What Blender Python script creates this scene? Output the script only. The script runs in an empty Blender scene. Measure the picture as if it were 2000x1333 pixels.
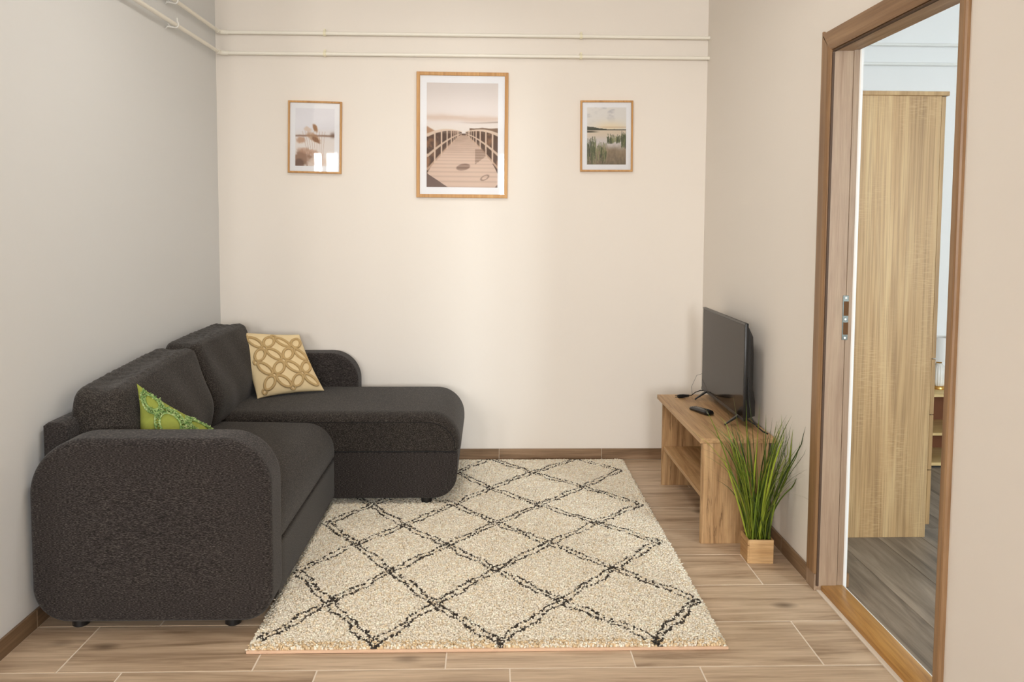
import bpy, bmesh, math, random
import numpy as np
from mathutils import Vector, Matrix

random.seed(7)
rng = np.random.default_rng(11)
C = bpy.context.scene.collection
sc = bpy.context.scene
PI = math.pi

# ------------------------------------------------------------------ camera, world, light, exposure
CAM_H = 1.38
yaw, pitch, roll = 0.0284, 0.0666, 0.0054
cy, sy = math.cos(yaw), math.sin(yaw)
cp, sp = math.cos(pitch), math.sin(pitch)
F = Vector((sy * cp, cy * cp, -sp))
Rt = Vector((cy, -sy, 0))
U = Rt.cross(F)
c_, s_ = math.cos(roll), math.sin(roll)
R2 = Rt * c_ + U * s_
U2 = U * c_ - Rt * s_
cam_d = bpy.data.cameras.new('camera')
cam = bpy.data.objects.new('camera', cam_d)
C.objects.link(cam)
M = Matrix((R2, U2, -F)).transposed().to_4x4()
M.translation = Vector((0, 0, CAM_H))
cam.matrix_world = M
cam_d.sensor_width = 36
cam_d.sensor_fit = 'HORIZONTAL'
cam_d.lens = 28.8
cam_d.shift_y = -123.9 / 2000.0
cam_d.clip_start = 0.05
sc.camera = cam

sc.view_settings.view_transform = 'Standard'
sc.view_settings.look = 'None'
sc.view_settings.gamma = 1.0
sc.view_settings.use_curve_mapping = False
sc.view_settings.exposure = 0.04

w = bpy.data.worlds.new('sky')
sc.world = w
w.use_nodes = True
nt = w.node_tree
bg = nt.nodes['Background']
sky = nt.nodes.new('ShaderNodeTexSky')
sky.sky_type = 'NISHITA'
sky.sun_disc = False
sky.sun_elevation = math.radians(38)
sky.sun_rotation = math.radians(160)
nt.links.new(sky.outputs[0], bg.inputs[0])
bg.inputs[1].default_value = 0.25

def area(name, loc, rot, sx, sy_, power, col):
    d = bpy.data.lights.new(name, 'AREA')
    d.shape = 'RECTANGLE'
    d.size, d.size_y = sx, sy_
    d.energy = power
    d.color = col
    o = bpy.data.objects.new(name, d)
    o.location = loc
    o.rotation_euler = rot
    C.objects.link(o)
    return o

# daylight through the two windows behind the camera and through the bedroom window
area('window_daylight', (0.65, -4.76, 1.72), (PI / 2, 0, 0), 1.0, 1.65, 195, (0.96, 0.98, 1.0))
area('window_daylight', (-1.60, -4.76, 1.72), (PI / 2, 0, 0), 0.6, 1.65, 165, (1.0, 0.965, 0.92))
area('window_daylight', (-2.78, -4.76, 1.72), (PI / 2, 0, 0), 0.56, 1.65, 120, (1.0, 0.95, 0.90))
area('window_daylight', (3.55, -0.92, 1.5), (PI / 2, 0, 0), 1.2, 1.5, 200, (0.86, 0.95, 1.0))
# added fill light below the ceiling; its made-up fitting is built further down
cl_ = area('added_ceiling_fill', (-0.25, 2.9, 2.925), (0, 0, 0), 0.42, 0.42, 16, (1.0, 0.95, 0.89))
cl_.data.spread = math.radians(160)

# ------------------------------------------------------------------ helpers
def srgb(r, g, b):
    def f(c):
        c /= 255.0
        return c / 12.92 if c <= 0.04045 else ((c + 0.055) / 1.055) ** 2.4
    return (f(r), f(g), f(b), 1.0)

def mat(name, col, rough=0.6, metal=0.0, spec=0.5):
    m = bpy.data.materials.new(name)
    m.use_nodes = True
    b = m.node_tree.nodes['Principled BSDF']
    b.inputs['Base Color'].default_value = col
    b.inputs['Roughness'].default_value = rough
    b.inputs['Metallic'].default_value = metal
    b.inputs['Specular IOR Level'].default_value = spec
    return m

def N(m, typ, **kw):
    n = m.node_tree.nodes.new(typ)
    for k, v in kw.items():
        setattr(n, k, v)
    return n

def L(m, a, b):
    m.node_tree.links.new(a, b)

def ramp(m, fac, stops):
    r = N(m, 'ShaderNodeValToRGB')
    e = r.color_ramp.elements
    while len(e) < len(stops):
        e.new(0.5)
    for i, (p, c) in enumerate(stops):
        e[i].position = p
        e[i].color = c
    L(m, fac, r.inputs[0])
    return r.outputs[0]

def coords(m, scale, rnd=0.0):
    tc = N(m, 'ShaderNodeTexCoord')
    v = tc.outputs['Object']
    if rnd:
        oi = N(m, 'ShaderNodeObjectInfo')
        mu = N(m, 'ShaderNodeMath', operation='MULTIPLY')
        mu.inputs[1].default_value = rnd
        L(m, oi.outputs['Random'], mu.inputs[0])
        ad = N(m, 'ShaderNodeVectorMath', operation='ADD')
        L(m, v, ad.inputs[0])
        L(m, mu.outputs[0], ad.inputs[1])
        v = ad.outputs[0]
    mp = N(m, 'ShaderNodeMapping')
    mp.inputs['Scale'].default_value = scale
    L(m, v, mp.inputs[0])
    return mp.outputs[0]

def noise(m, vec, scale=1.0, detail=6, rough=0.55, dist=0.0):
    n = N(m, 'ShaderNodeTexNoise')
    n.inputs['Scale'].default_value = scale
    n.inputs['Detail'].default_value = detail
    n.inputs['Roughness'].default_value = rough
    n.inputs['Distortion'].default_value = dist
    L(m, vec, n.inputs['Vector'])
    return n.outputs['Fac']

def mixc(m, fac, a, b, mode='MIX'):
    x = N(m, 'ShaderNodeMix', data_type='RGBA', blend_type=mode)
    if isinstance(fac, float):
        x.inputs[0].default_value = fac
    else:
        L(m, fac, x.inputs[0])
    for i, s in ((6, a), (7, b)):
        if isinstance(s, tuple):
            x.inputs[i].default_value = s
        else:
            L(m, s, x.inputs[i])
    return x.outputs[2]

def bump(m, h, strength, dist=0.01):
    b = N(m, 'ShaderNodeBump')
    b.inputs['Strength'].default_value = strength
    b.inputs['Distance'].default_value = dist
    L(m, h, b.inputs['Height'])
    L(m, b.outputs[0], m.node_tree.nodes['Principled BSDF'].inputs['Normal'])

def setcol(m, out):
    L(m, out, m.node_tree.nodes['Principled BSDF'].inputs['Base Color'])

def wood(name, light, mid, dark, axis, rough=0.5, broad=7.0, fine=90.0, along=0.7, rnd=0.0,
         dist=0.6, fine_mix=0.35, b=0.15, cross=0.0, knots=0.0, spec=0.4, streak=0.0):
    """grain that runs along the given axis (0 x, 1 y, 2 z) in object space"""
    m = mat(name, mid, rough, spec=spec)
    s1 = [broad] * 3; s1[axis] = along
    s2 = [fine] * 3; s2[axis] = along * 3.5
    v1 = coords(m, s1, rnd)
    v2 = coords(m, s2, rnd)
    n1 = noise(m, v1, 1.0, 5, 0.6, dist)
    n2 = noise(m, v2, 1.0, 4, 0.6, 0.1)
    col = ramp(m, n1, [(0.28, dark), (0.47, mid), (0.68, light)])
    fcol = ramp(m, n2, [(0.36, (0.55, 0.50, 0.46, 1)), (0.56, (1, 1, 1, 1))])
    col = mixc(m, fine_mix, col, mixc(m, 1.0, col, fcol, 'MULTIPLY'))
    if streak:
        s6 = [34.0] * 3; s6[axis] = 2.4
        n6 = noise(m, coords(m, s6, rnd), 1.0, 6, 0.7, 1.8)
        mr6 = N(m, 'ShaderNodeMapRange')
        mr6.inputs[1].default_value = 0.56; mr6.inputs[2].default_value = 0.68
        mr6.inputs[3].default_value = 0.0; mr6.inputs[4].default_value = streak
        L(m, n6, mr6.inputs[0])
        col = mixc(m, mr6.outputs[0], col, (dark[0] * 0.55, dark[1] * 0.5, dark[2] * 0.45, 1))
    if cross:
        s3 = [22.0] * 3; s3[axis] = 230.0
        n3 = noise(m, coords(m, s3, rnd), 1.0, 2, 0.5, 0.0)
        s4 = [5.0] * 3; s4[axis] = 2.2
        n4 = noise(m, coords(m, s4, rnd), 1.0, 2, 0.5, 0.0)
        k = N(m, 'ShaderNodeMath', operation='MULTIPLY')
        a1 = N(m, 'ShaderNodeMapRange'); a1.inputs[1].default_value = 0.5; a1.inputs[2].default_value = 0.62
        L(m, n3, a1.inputs[0])
        a2 = N(m, 'ShaderNodeMapRange'); a2.inputs[1].default_value = 0.48; a2.inputs[2].default_value = 0.66
        L(m, n4, a2.inputs[0])
        L(m, a1.outputs[0], k.inputs[0]); L(m, a2.outputs[0], k.inputs[1])
        k2 = N(m, 'ShaderNodeMath', operation='MULTIPLY'); k2.inputs[1].default_value = cross
        L(m, k.outputs[0], k2.inputs[0])
        col = mixc(m, k2.outputs[0], col, light)
    if knots:
        vo = N(m, 'ShaderNodeTexVoronoi')
        s5 = [3.6] * 3; s5[axis] = 1.9
        L(m, coords(m, s5, rnd), vo.inputs['Vector'])
        vo.inputs['Scale'].default_value = 1.0
        mr = N(m, 'ShaderNodeMapRange')
        mr.inputs[1].default_value = 0.02; mr.inputs[2].default_value = 0.11
        mr.inputs[3].default_value = knots; mr.inputs[4].default_value = 0.0
        L(m, vo.outputs['Distance'], mr.inputs[0])
        col = mixc(m, mr.outputs[0], col, (dark[0] * 0.35, dark[1] * 0.33, dark[2] * 0.32, 1))
    setcol(m, col)
    if b:
        bump(m, n2, b, 0.002)
    return m

def props(o, **kw):
    for k, v in kw.items():
        if v:
            o[k] = v
    return o

ORIGIN = {}
def thing(name, label, cat, loc, group=None):
    o = bpy.data.objects.new(name, None)
    o.empty_display_size = 0.05
    o.location = loc
    C.objects.link(o)
    ORIGIN[o] = Vector(loc)
    props(o, label=label, category=cat, group=group)
    return o

def mesh_obj(name, verts, faces, m, parent=None, smooth=False, loc=None, cols=None, auto=None):
    org = ORIGIN.get(parent, Vector((0, 0, 0))) if parent is not None else Vector(loc or (0, 0, 0))
    v = np.asarray(verts, dtype=np.float64) - np.array(org)
    me = bpy.data.meshes.new(name)
    me.from_pydata([tuple(p) for p in v], [], [tuple(int(i) for i in f) for f in faces])
    if smooth:
        me.polygons.foreach_set('use_smooth', [True] * len(me.polygons))
    if cols is not None:
        a = me.color_attributes.new('tint', 'FLOAT_COLOR', 'POINT')
        a.data.foreach_set('color', np.asarray(cols, dtype=np.float32).ravel())
    me.materials.append(m)
    me.update()
    o = bpy.data.objects.new(name, me)
    C.objects.link(o)
    if parent is not None:
        o.parent = parent
        ORIGIN[o] = org
    else:
        o.location = org
        ORIGIN[o] = org
    if auto:
        try:
            me.set_sharp_from_angle(angle=auto)
        except Exception:
            pass
    return o

def from_bm(name, bm, m, parent=None, smooth=False, loc=None, auto=None):
    bm.verts.index_update()
    vs = [tuple(v.co) for v in bm.verts]
    fs = [[v.index for v in f.verts] for f in bm.faces]
    bm.free()
    return mesh_obj(name, vs, fs, m, parent, smooth, loc, auto=auto)

def bm_box(bm, x0, x1, y0, y1, z0, z1, bev=0.0, seg=2):
    t = bmesh.new()
    bmesh.ops.create_cube(t, size=1.0)
    for v in t.verts:
        v.co = Vector(((x0 + x1) / 2 + v.co.x * (x1 - x0), (y0 + y1) / 2 + v.co.y * (y1 - y0), (z0 + z1) / 2 + v.co.z * (z1 - z0)))
    if bev:
        bmesh.ops.bevel(t, geom=list(t.edges), offset=bev, segments=seg, affect='EDGES', profile=0.5)
    bm_add(bm, t)

def bm_add(bm, t):
    t.verts.index_update()
    vs = [bm.verts.new(v.co) for v in t.verts]
    for f in t.faces:
        bm.faces.new([vs[v.index] for v in f.verts])
    t.free()

def box(name, x0, x1, y0, y1, z0, z1, m, parent=None, bev=0.0, seg=2, loc=None):
    bm = bmesh.new()
    bm_box(bm, x0, x1, y0, y1, z0, z1, bev, seg)
    return from_bm(name, bm, m, parent, smooth=bev > 0, loc=loc, auto=0.6 if bev else None)

def tube_data(path, rad, n=10, closed=False):
    P = [Vector(p) for p in path]
    k = len(P)
    rads = rad if hasattr(rad, '__len__') else [rad] * k
    vs, fs = [], []
    up = None
    for i, p in enumerate(P):
        if closed:
            t = (P[(i + 1) % k] - P[i - 1]).normalized()
        else:
            t = (P[min(i + 1, k - 1)] - P[max(i - 1, 0)]).normalized()
        if up is None:
            up = Vector((0, 0, 1)) if abs(t.z) < 0.9 else Vector((1, 0, 0))
        a = (up - t * up.dot(t)).normalized()
        up = a
        b = t.cross(a)
        for j in range(n):
            q = 2 * PI * j / n
            vs.append(p + (a * math.cos(q) + b * math.sin(q)) * rads[i])
    for i in range(k if closed else k - 1):
        i2 = (i + 1) % k
        for j in range(n):
            j2 = (j + 1) % n
            fs.append((i * n + j, i * n + j2, i2 * n + j2, i2 * n + j))
    if not closed:
        fs.append(tuple(range(n - 1, -1, -1)))
        fs.append(tuple((k - 1) * n + j for j in range(n)))
    return vs, fs

def join_data(parts):
    vs, fs = [], []
    for v, f in parts:
        o = len(vs)
        vs += list(v)
        fs += [tuple(i + o for i in q) for q in f]
    return vs, fs

def tube(name, path, rad, m, parent=None, n=10, closed=False, loc=None):
    v, f = tube_data(path, rad, n, closed)
    return mesh_obj(name, v, f, m, parent, True, loc, auto=0.9)

def lathe_data(cx, cy_, prof, n=32):
    vs, fs = [], []
    for r, z in prof:
        for j in range(n):
            q = 2 * PI * j / n
            vs.append((cx + r * math.cos(q), cy_ + r * math.sin(q), z))
    for i in range(len(prof) - 1):
        for j in range(n):
            j2 = (j + 1) % n
            fs.append((i * n + j, i * n + j2, (i + 1) * n + j2, (i + 1) * n + j))
    fs.append(tuple(range(n - 1, -1, -1)))
    fs.append(tuple((len(prof) - 1) * n + j for j in range(n)))
    return vs, fs

def round_poly(pts, radii, seg=8):
    """counter-clockwise polygon with rounded corners"""
    out = []
    n = len(pts)
    for i in range(n):
        p = Vector(pts[i]); a = Vector(pts[i - 1]); b = Vector(pts[(i + 1) % n])
        d1 = (a - p).normalized(); d2 = (b - p).normalized()
        r = radii[i]
        if r <= 0:
            out.append(tuple(p)); continue
        ang = d1.angle(d2)
        t = r / math.tan(ang / 2)
        c = p + (d1 + d2).normalized() * (r / math.sin(ang / 2))
        s = p + d1 * t; e = p + d2 * t
        v0 = s - c; v1 = e - c
        tot = v0.angle(v1)
        for k in range(seg + 1):
            f = k / seg
            q = (v0 * math.sin((1 - f) * tot) + v1 * math.sin(f * tot)) / math.sin(tot)
            out.append(tuple(c + q))
    return out

def resample(pts, n):
    P = np.array(pts + [pts[0]], dtype=float)
    d = np.r_[0, np.cumsum(np.linalg.norm(np.diff(P, axis=0), axis=1))]
    t = np.linspace(0, d[-1], n, endpoint=False)
    return np.stack([np.interp(t, d, P[:, 0]), np.interp(t, d, P[:, 1])], 1)

def soft_prism(prof, a0, a1, r, n=120, ny=24, bulge=0.0, bulge_side=0.0, axis='y', rseg=6, r1=None, fn=None):
    """closed 2-D profile swept along an axis, with rounded rims and softly bulging ends"""
    P = resample(prof, n)
    T = np.roll(P, -1, 0) - np.roll(P, 1, 0)
    T /= np.linalg.norm(T, axis=1)[:, None]
    Nn = np.stack([T[:, 1], -T[:, 0]], 1)
    cen = P.mean(0)
    r1 = r if r1 is None else r1
    rings = []
    for f in (0.12, 0.3, 0.5, 0.7, 0.85, 0.95):
        rings.append((cen + (P - Nn * r - cen) * f, a0 - bulge * (1 - f * f)))
    for k in range(rseg + 1):
        q = k / rseg * PI / 2
        rings.append((P - Nn * r * (1 - math.sin(q)), a0 + r * (1 - math.cos(q))))
    for k in range(1, ny):
        f = k / ny
        rings.append((P + Nn * bulge_side * math.sin(PI * f) ** 0.6, a0 + r + (a1 - a0 - r - r1) * f))
    for k in range(rseg + 1):
        q = (1 - k / rseg) * PI / 2
        rings.append((P - Nn * r1 * (1 - math.sin(q)), a1 - r1 * (1 - math.cos(q))))
    for f in (0.95, 0.85, 0.7, 0.5, 0.3, 0.12):
        rings.append((cen + (P - Nn * r1 - cen) * f, a1 + bulge * (1 - f * f)))
    vs = []
    for q, a in rings:
        for p in q:
            vs.append((p[0], a, p[1]) if axis == 'y' else (a, p[0], p[1]))
    fs = []
    k = len(rings)
    flip = axis != 'y'
    for i in range(k - 1):
        for j in range(n):
            j2 = (j + 1) % n
            q = (i * n + j, (i + 1) * n + j, (i + 1) * n + j2, i * n + j2)
            fs.append(q[::-1] if not flip else q)
    c0 = tuple(range(n)); c1 = tuple((k - 1) * n + j for j in range(n))
    fs.append(c0 if not flip else c0[::-1]); fs.append(c1[::-1] if not flip else c1)
    vs = np.array(vs)
    if fn is not None:
        vs = fn(vs)
    return vs, fs

def fix_normals(o):
    bm = bmesh.new(); bm.from_mesh(o.data)
    bmesh.ops.recalc_face_normals(bm, faces=bm.faces)
    bm.to_mesh(o.data); bm.free()
    return o

# ------------------------------------------------------------------ materials
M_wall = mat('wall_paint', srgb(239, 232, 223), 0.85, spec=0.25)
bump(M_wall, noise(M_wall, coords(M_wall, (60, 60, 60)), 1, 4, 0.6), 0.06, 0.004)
M_wall_left = mat('left_wall_cool_light', srgb(227, 228, 227), 0.85, spec=0.25)  # cool light falling on this wall is put into its colour
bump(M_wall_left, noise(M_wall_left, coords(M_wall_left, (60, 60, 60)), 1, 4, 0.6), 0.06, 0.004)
M_wall_bed = mat('bedroom_paint', srgb(244, 244, 243), 0.85, spec=0.25)
M_ceil = mat('ceiling_paint', srgb(250, 248, 243), 0.9, spec=0.2)
M_grout = mat('grout', srgb(232, 218, 200), 0.9)
bump(M_grout, noise(M_grout, coords(M_grout, (150, 150, 150)), 1, 3, 0.6), 0.2, 0.002)
M_tile = wood('wood_look_tile', srgb(214, 190, 162), srgb(192, 167, 140), srgb(150, 125, 100), 0, rough=0.42,
              broad=16.0, fine=110.0, along=1.5, rnd=37.0, dist=1.0, fine_mix=0.4, b=0.05, knots=0.75)
M_base = wood('wood_look_skirting', srgb(160, 132, 104), srgb(140, 112, 84), srgb(112, 88, 64), 0, rough=0.45,
              broad=22.0, fine=120.0, along=1.6, rnd=17.0, b=0.04)
M_base_y = wood('wood_look_skirting_side', srgb(150, 124, 96), srgb(130, 104, 78), srgb(104, 82, 60), 1, rough=0.45,
                broad=22.0, fine=120.0, along=1.6, rnd=19.0, b=0.04)
M_plank = wood('grey_laminate', srgb(164, 150, 134), srgb(134, 122, 108), srgb(100, 90, 80), 1, rough=0.45,
               broad=14.0, fine=80.0, along=1.3, rnd=29.0, dist=1.0, knots=0.9, b=0.04)
M_stand = wood('stand_oak', srgb(208, 172, 126), srgb(186, 148, 104), srgb(120, 84, 50), 2, rough=0.5,
               broad=17.0, fine=120.0, along=1.3, rnd=13.0, dist=1.6, fine_mix=0.5, b=0.08, knots=0.6, streak=0.75)
M_stand_y = wood('stand_oak_top', srgb(205, 168, 122), srgb(188, 150, 106), srgb(148, 110, 72), 1, rough=0.45,
                 broad=17.0, fine=120.0, along=1.3, rnd=13.0, dist=1.2, fine_mix=0.4, b=0.06, knots=0.5, streak=0.4)
M_sonoma = wood('wardrobe_oak', srgb(202, 172, 126), srgb(184, 150, 104), srgb(150, 118, 78), 2, rough=0.5,
                broad=9.0, fine=170.0, along=0.6, dist=1.5, fine_mix=0.6, cross=0.55, b=0.06, knots=0.0)
M_sonoma_edge = wood('wardrobe_edge', srgb(190, 158, 112), srgb(172, 138, 92), srgb(140, 110, 70), 2, rough=0.5, broad=18, along=1.0)
M_casing = wood('casing_veneer', srgb(164, 130, 94), srgb(142, 108, 74), srgb(112, 82, 54), 2, rough=0.4,
                broad=24.0, fine=160.0, along=0.8, b=0.05)
M_casing_y = wood('casing_veneer_head', srgb(164, 130, 94), srgb(142, 108, 74), srgb(112, 82, 54), 1, rough=0.4,
                  broad=24.0, fine=160.0, along=0.8, b=0.05)
M_jamb = wood('jamb_veneer', srgb(172, 148, 122), srgb(162, 136, 112), srgb(146, 120, 96), 2, rough=0.5,
              broad=40.0, fine=300.0, along=2.5, b=0.05, fine_mix=0.3)
M_jamb_y = wood('jamb_veneer_head', srgb(190, 160, 130), srgb(172, 142, 112), srgb(150, 120, 92), 1, rough=0.5,
                broad=40.0, fine=300.0, along=2.5, b=0.05, fine_mix=0.3)
M_sill = wood('threshold_oak', srgb(206, 158, 92), srgb(184, 134, 70), srgb(150, 102, 46), 1, rough=0.35,
              broad=16.0, fine=90.0, along=1.5, dist=2.0, b=0.04)
M_frame = wood('frame_wood', srgb(212, 164, 104), srgb(196, 146, 86), srgb(176, 124, 68), 2, rough=0.45,
               broad=40, fine=200, along=2.0, b=0.03, fine_mix=0.2)
M_pine = wood('planter_pine', srgb(216, 178, 130), srgb(198, 158, 108), srgb(172, 130, 84), 0, rough=0.6,
              broad=45, fine=200, along=2.5, b=0.06, fine_mix=0.3)
M_night = wood('nightstand_wood', srgb(232, 206, 150), srgb(220, 190, 132), srgb(200, 166, 108), 0, rough=0.5,
               broad=14, fine=90, along=1.2, b=0.03)
M_paper = mat('white_mat_board', srgb(248, 248, 250), 0.8)
M_black = mat('black_plastic', srgb(24, 23, 23), 0.35)
M_rubber = mat('black_rubber', srgb(18, 17, 17), 0.6)
M_bezel = mat('tv_bezel', srgb(52, 46, 42), 0.3, spec=0.6)
M_screen = mat('tv_screen', srgb(44, 36, 29), 0.09, spec=0.5)
M_screen.node_tree.nodes['Principled BSDF'].inputs['IOR'].default_value = 1.24
M_pipe = mat('pipe_paint', srgb(246, 242, 230), 0.35)
M_clamp = mat('clamp_plastic', srgb(240, 234, 206), 0.45)
M_white = mat('white_enamel', srgb(240, 240, 236), 0.4)
M_metal = mat('strike_steel', srgb(92, 96, 92), 0.35, 0.9)
M_hole = mat('mortise_wood', srgb(96, 62, 24), 0.8)
M_gold = mat('brass', srgb(214, 168, 92), 0.3, 0.9)
M_lampglass = mat('ribbed_lamp_glass', srgb(240, 236, 228), 0.2)
M_shade = mat('shade_linen', srgb(240, 238, 234), 0.8)
M_soil = mat('dark_foam', srgb(24, 24, 18), 0.9)

# dark heathered sofa cloth: fine horizontal flecks
def cloth(name, base, fleck, sx, sy2, sz, b=0.35):
    m = mat(name, base, 0.92, spec=0.15)
    n1 = noise(m, coords(m, (sx, sy2, sz)), 1, 2, 0.6)
    n2 = noise(m, coords(m, (3, 3, 3)), 1, 3, 0.5)
    dk = (base[0] * 0.38, base[1] * 0.38, base[2] * 0.38, 1)
    c = ramp(m, n1, [(0.36, dk), (0.52, base), (0.70, fleck)])
    c2 = ramp(m, n2, [(0.3, (0.86, 0.86, 0.88, 1)), (0.7, (1.0, 1.0, 1.0, 1))])
    setcol(m, mixc(m, 1.0, c, c2, 'MULTIPLY'))
    bump(m, n1, b, 0.002)
    bs = m.node_tree.nodes['Principled BSDF']
    bs.inputs['Sheen Weight'].default_value = 0.12
    bs.inputs['Sheen Roughness'].default_value = 0.5
    return m
M_cloth = cloth('sofa_cloth_face', srgb(53, 48, 46), srgb(98, 91, 86), 130, 130, 640)
M_cloth2 = cloth('sofa_cloth_top', srgb(54, 49, 45), srgb(92, 85, 78), 190, 190, 360)
M_seam = mat('sofa_seam', srgb(18, 16, 16), 0.9)
M_beige = mat('beige_cotton', srgb(232, 210, 166), 0.9, spec=0.2)
bump(M_beige, noise(M_beige, coords(M_beige, (260, 260, 260)), 1, 3, 0.6), 0.3, 0.002)
M_cord = mat('beige_cord', srgb(206, 176, 126), 0.95, spec=0.1)
bump(M_cord, noise(M_cord, coords(M_cord, (400, 400, 400)), 1, 3, 0.6), 0.8, 0.004)
M_green = mat('green_cotton', srgb(142, 150, 68), 0.85, spec=0.2)
bump(M_green, noise(M_green, coords(M_green, (12, 12, 12)), 1, 3, 0.6, 1.2), 0.5, 0.02)
M_tuft = mat('green_tufting', srgb(150, 178, 96), 0.95, spec=0.1)
setcol(M_tuft, ramp(M_tuft, noise(M_tuft, coords(M_tuft, (90, 90, 90)), 1, 3, 0.7),
                    [(0.35, srgb(92, 128, 74)), (0.52, srgb(150, 176, 110)), (0.68, srgb(206, 212, 160))]))
M_grass = mat('artificial_grass', srgb(92, 122, 30), 0.4)
oi = N(M_grass, 'ShaderNodeObjectInfo')
setcol(M_grass, ramp(M_grass, oi.outputs['Random'], [(0.0, srgb(44, 62, 16)), (0.5, srgb(92, 112, 28)), (1.0, srgb(158, 172, 52))]))

def tint_mat(name, rough, spec=0.3):
    m = mat(name, (1, 1, 1, 1), rough, spec=spec)
    a = N(m, 'ShaderNodeVertexColor', layer_name='tint')
    setcol(m, a.outputs[0])
    return m
M_print = tint_mat('printed_paper', 0.7)
M_pile = tint_mat('rug_pile', 0.95, 0.1)
M_rugbase = mat('rug_backing', srgb(214, 190, 160), 0.95)

def glass_pane(name, refl=1.0):
    m = bpy.data.materials.new(name)
    m.use_nodes = True
    t = m.node_tree
    t.nodes.clear()
    out = t.nodes.new('ShaderNodeOutputMaterial')
    tr = t.nodes.new('ShaderNodeBsdfTransparent')
    gl = t.nodes.new('ShaderNodeBsdfGlossy')
    gl.inputs['Roughness'].default_value = 0.02
    fr = t.nodes.new('ShaderNodeFresnel'); fr.inputs[0].default_value = 1.5
    mx = t.nodes.new('ShaderNodeMixShader')
    t.links.new(fr.outputs[0], mx.inputs[0])
    t.links.new(tr.outputs[0], mx.inputs[1]); t.links.new(gl.outputs[0], mx.inputs[2])
    t.links.new(mx.outputs[0], out.inputs[0])
    return m
M_glass = glass_pane('clear_glass')

# ------------------------------------------------------------------ room shell
XL, XR, YB = -1.534, 1.243, 4.709
YR, XLL, ZC = -4.5, -3.3, 2.95       # behind the camera the room is wider
WT = 0.108                            # thickness of the wall between the rooms
XB0, XB1, YBB, YBF = XR + WT, 4.3, 4.85, -0.6
DY0, DY1, DZ = 2.150, 2.985, 2.02      # doorway opening in wall_right

def struct(name, bm_or_obj, m=None):
    o = from_bm(name, bm_or_obj, m) if m is not None else bm_or_obj
    o['kind'] = 'structure'
    return o

bm = bmesh.new(); bm_box(bm, XL - 0.2, XR + WT, YB, YB + 0.25, 0, ZC)
struct('wall_back', bm, M_wall)
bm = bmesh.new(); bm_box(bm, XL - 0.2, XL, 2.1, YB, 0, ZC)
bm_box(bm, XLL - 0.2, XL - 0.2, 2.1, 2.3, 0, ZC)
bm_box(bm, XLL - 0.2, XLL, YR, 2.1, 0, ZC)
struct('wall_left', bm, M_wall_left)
# right wall with the doorway
bm = bmesh.new()
bm_box(bm, XR, XR + WT, DY1, YB, 0, ZC)
bm_box(bm, XR, XR + WT, YR, DY0, 0, ZC)
bm_box(bm, XR, XR + WT, DY0, DY1, DZ + 0.012, ZC)
wr = struct('wall_right', bm, M_wall)
# rear wall with two windows
bm = bmesh.new()
wins = [(-3.06, -2.5), (-1.9, -1.3), (0.13, 1.17)]
xs = [XLL] + [v for w2 in wins for v in w2] + [XR + WT]
for i in range(0, len(xs), 2):
    bm_box(bm, xs[i], xs[i + 1], YR - 0.2, YR, 0, ZC)
for a, b in wins:
    bm_box(bm, a, b, YR - 0.2, YR, 0, 0.9)
    bm_box(bm, a, b, YR - 0.2, YR, 2.6, ZC)
struct('wall_rear', bm, M_wall)
bm = bmesh.new(); bm_box(bm, XLL - 0.2, XB1 + 0.2, YR - 0.2, YBB + 0.25, ZC, ZC + 0.15)
struct('ceiling', bm, M_ceil)
# bedroom walls
bm = bmesh.new(); bm_box(bm, XB0, XB1 + 0.2, YBB, YBB + 0.2, 0, ZC)
struct('wall_bedroom_back', bm, M_wall_bed)
bm = bmesh.new()
bm_box(bm, XB0, 2.95, YBF - 0.2, YBF, 0, ZC); bm_box(bm, 4.15, XB1 + 0.2, YBF - 0.2, YBF, 0, ZC)
bm_box(bm, 2.95, 4.15, YBF - 0.2, YBF, 0, 0.75); bm_box(bm, 2.95, 4.15, YBF - 0.2, YBF, 2.25, ZC)
struct('wall_bedroom_front', bm, M_wall_bed)
bm = bmesh.new()
bm_box(bm, XB1, XB1 + 0.2, YBF, YBB, 0, ZC)
struct('wall_bedroom_side', bm, M_wall_bed)
# bedroom face of the dividing wall (white plaster skin, stops at the doorway)
bm = bmesh.new()
bm_box(bm, XB0, XB0 + 0.008, DY1, YBB, 0, ZC); bm_box(bm, XB0, XB0 + 0.008, YBF, DY0, 0, ZC)
bm_box(bm, XB0, XB0 + 0.008, DY0, DY1, DZ + 0.012, ZC)
struct('wall_bedroom_doorway', bm, M_wall_bed)

# windows behind the camera and in the bedroom
def window(name, axis, a0, a1, z0, z1, p):
    bm = bmesh.new()
    t = 0.055
    def bb(u0, u1, zz0, zz1, d=0.05):
        if axis == 'x':
            bm_box(bm, u0, u1, p - d, p, zz0, zz1, 0.004, 1)
        else:
            bm_box(bm, p, p + d, u0, u1, zz0, zz1, 0.004, 1)
    bb(a0, a1, z0, z0 + t); bb(a0, a1, z1 - t, z1)
    bb(a0, a0 + t, z0, z1); bb(a1 - t, a1, z0, z1)
    mid = (a0 + a1) / 2
    bb(mid - 0.04, mid + 0.04, z0, z1)
    o = from_bm(name, bm, M_white)
    o['kind'] = 'structure'
    for (u0, u1) in ((a0 + t, mid - 0.04), (mid + 0.04, a1 - t)):
        if axis == 'x':
            g = box('window_pane', u0, u1, p - 0.03, p - 0.024, z0 + t, z1 - t, M_glass, o)
        else:
            g = box('window_pane', p + 0.024, p + 0.03, u0, u1, z0 + t, z1 - t, M_glass, o)
    return o
window('window_1', 'x', 0.13, 1.17, 0.9, 2.6, YR - 0.08)
window('window_2', 'x', -1.9, -1.3, 0.9, 2.6, YR - 0.08)
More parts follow.
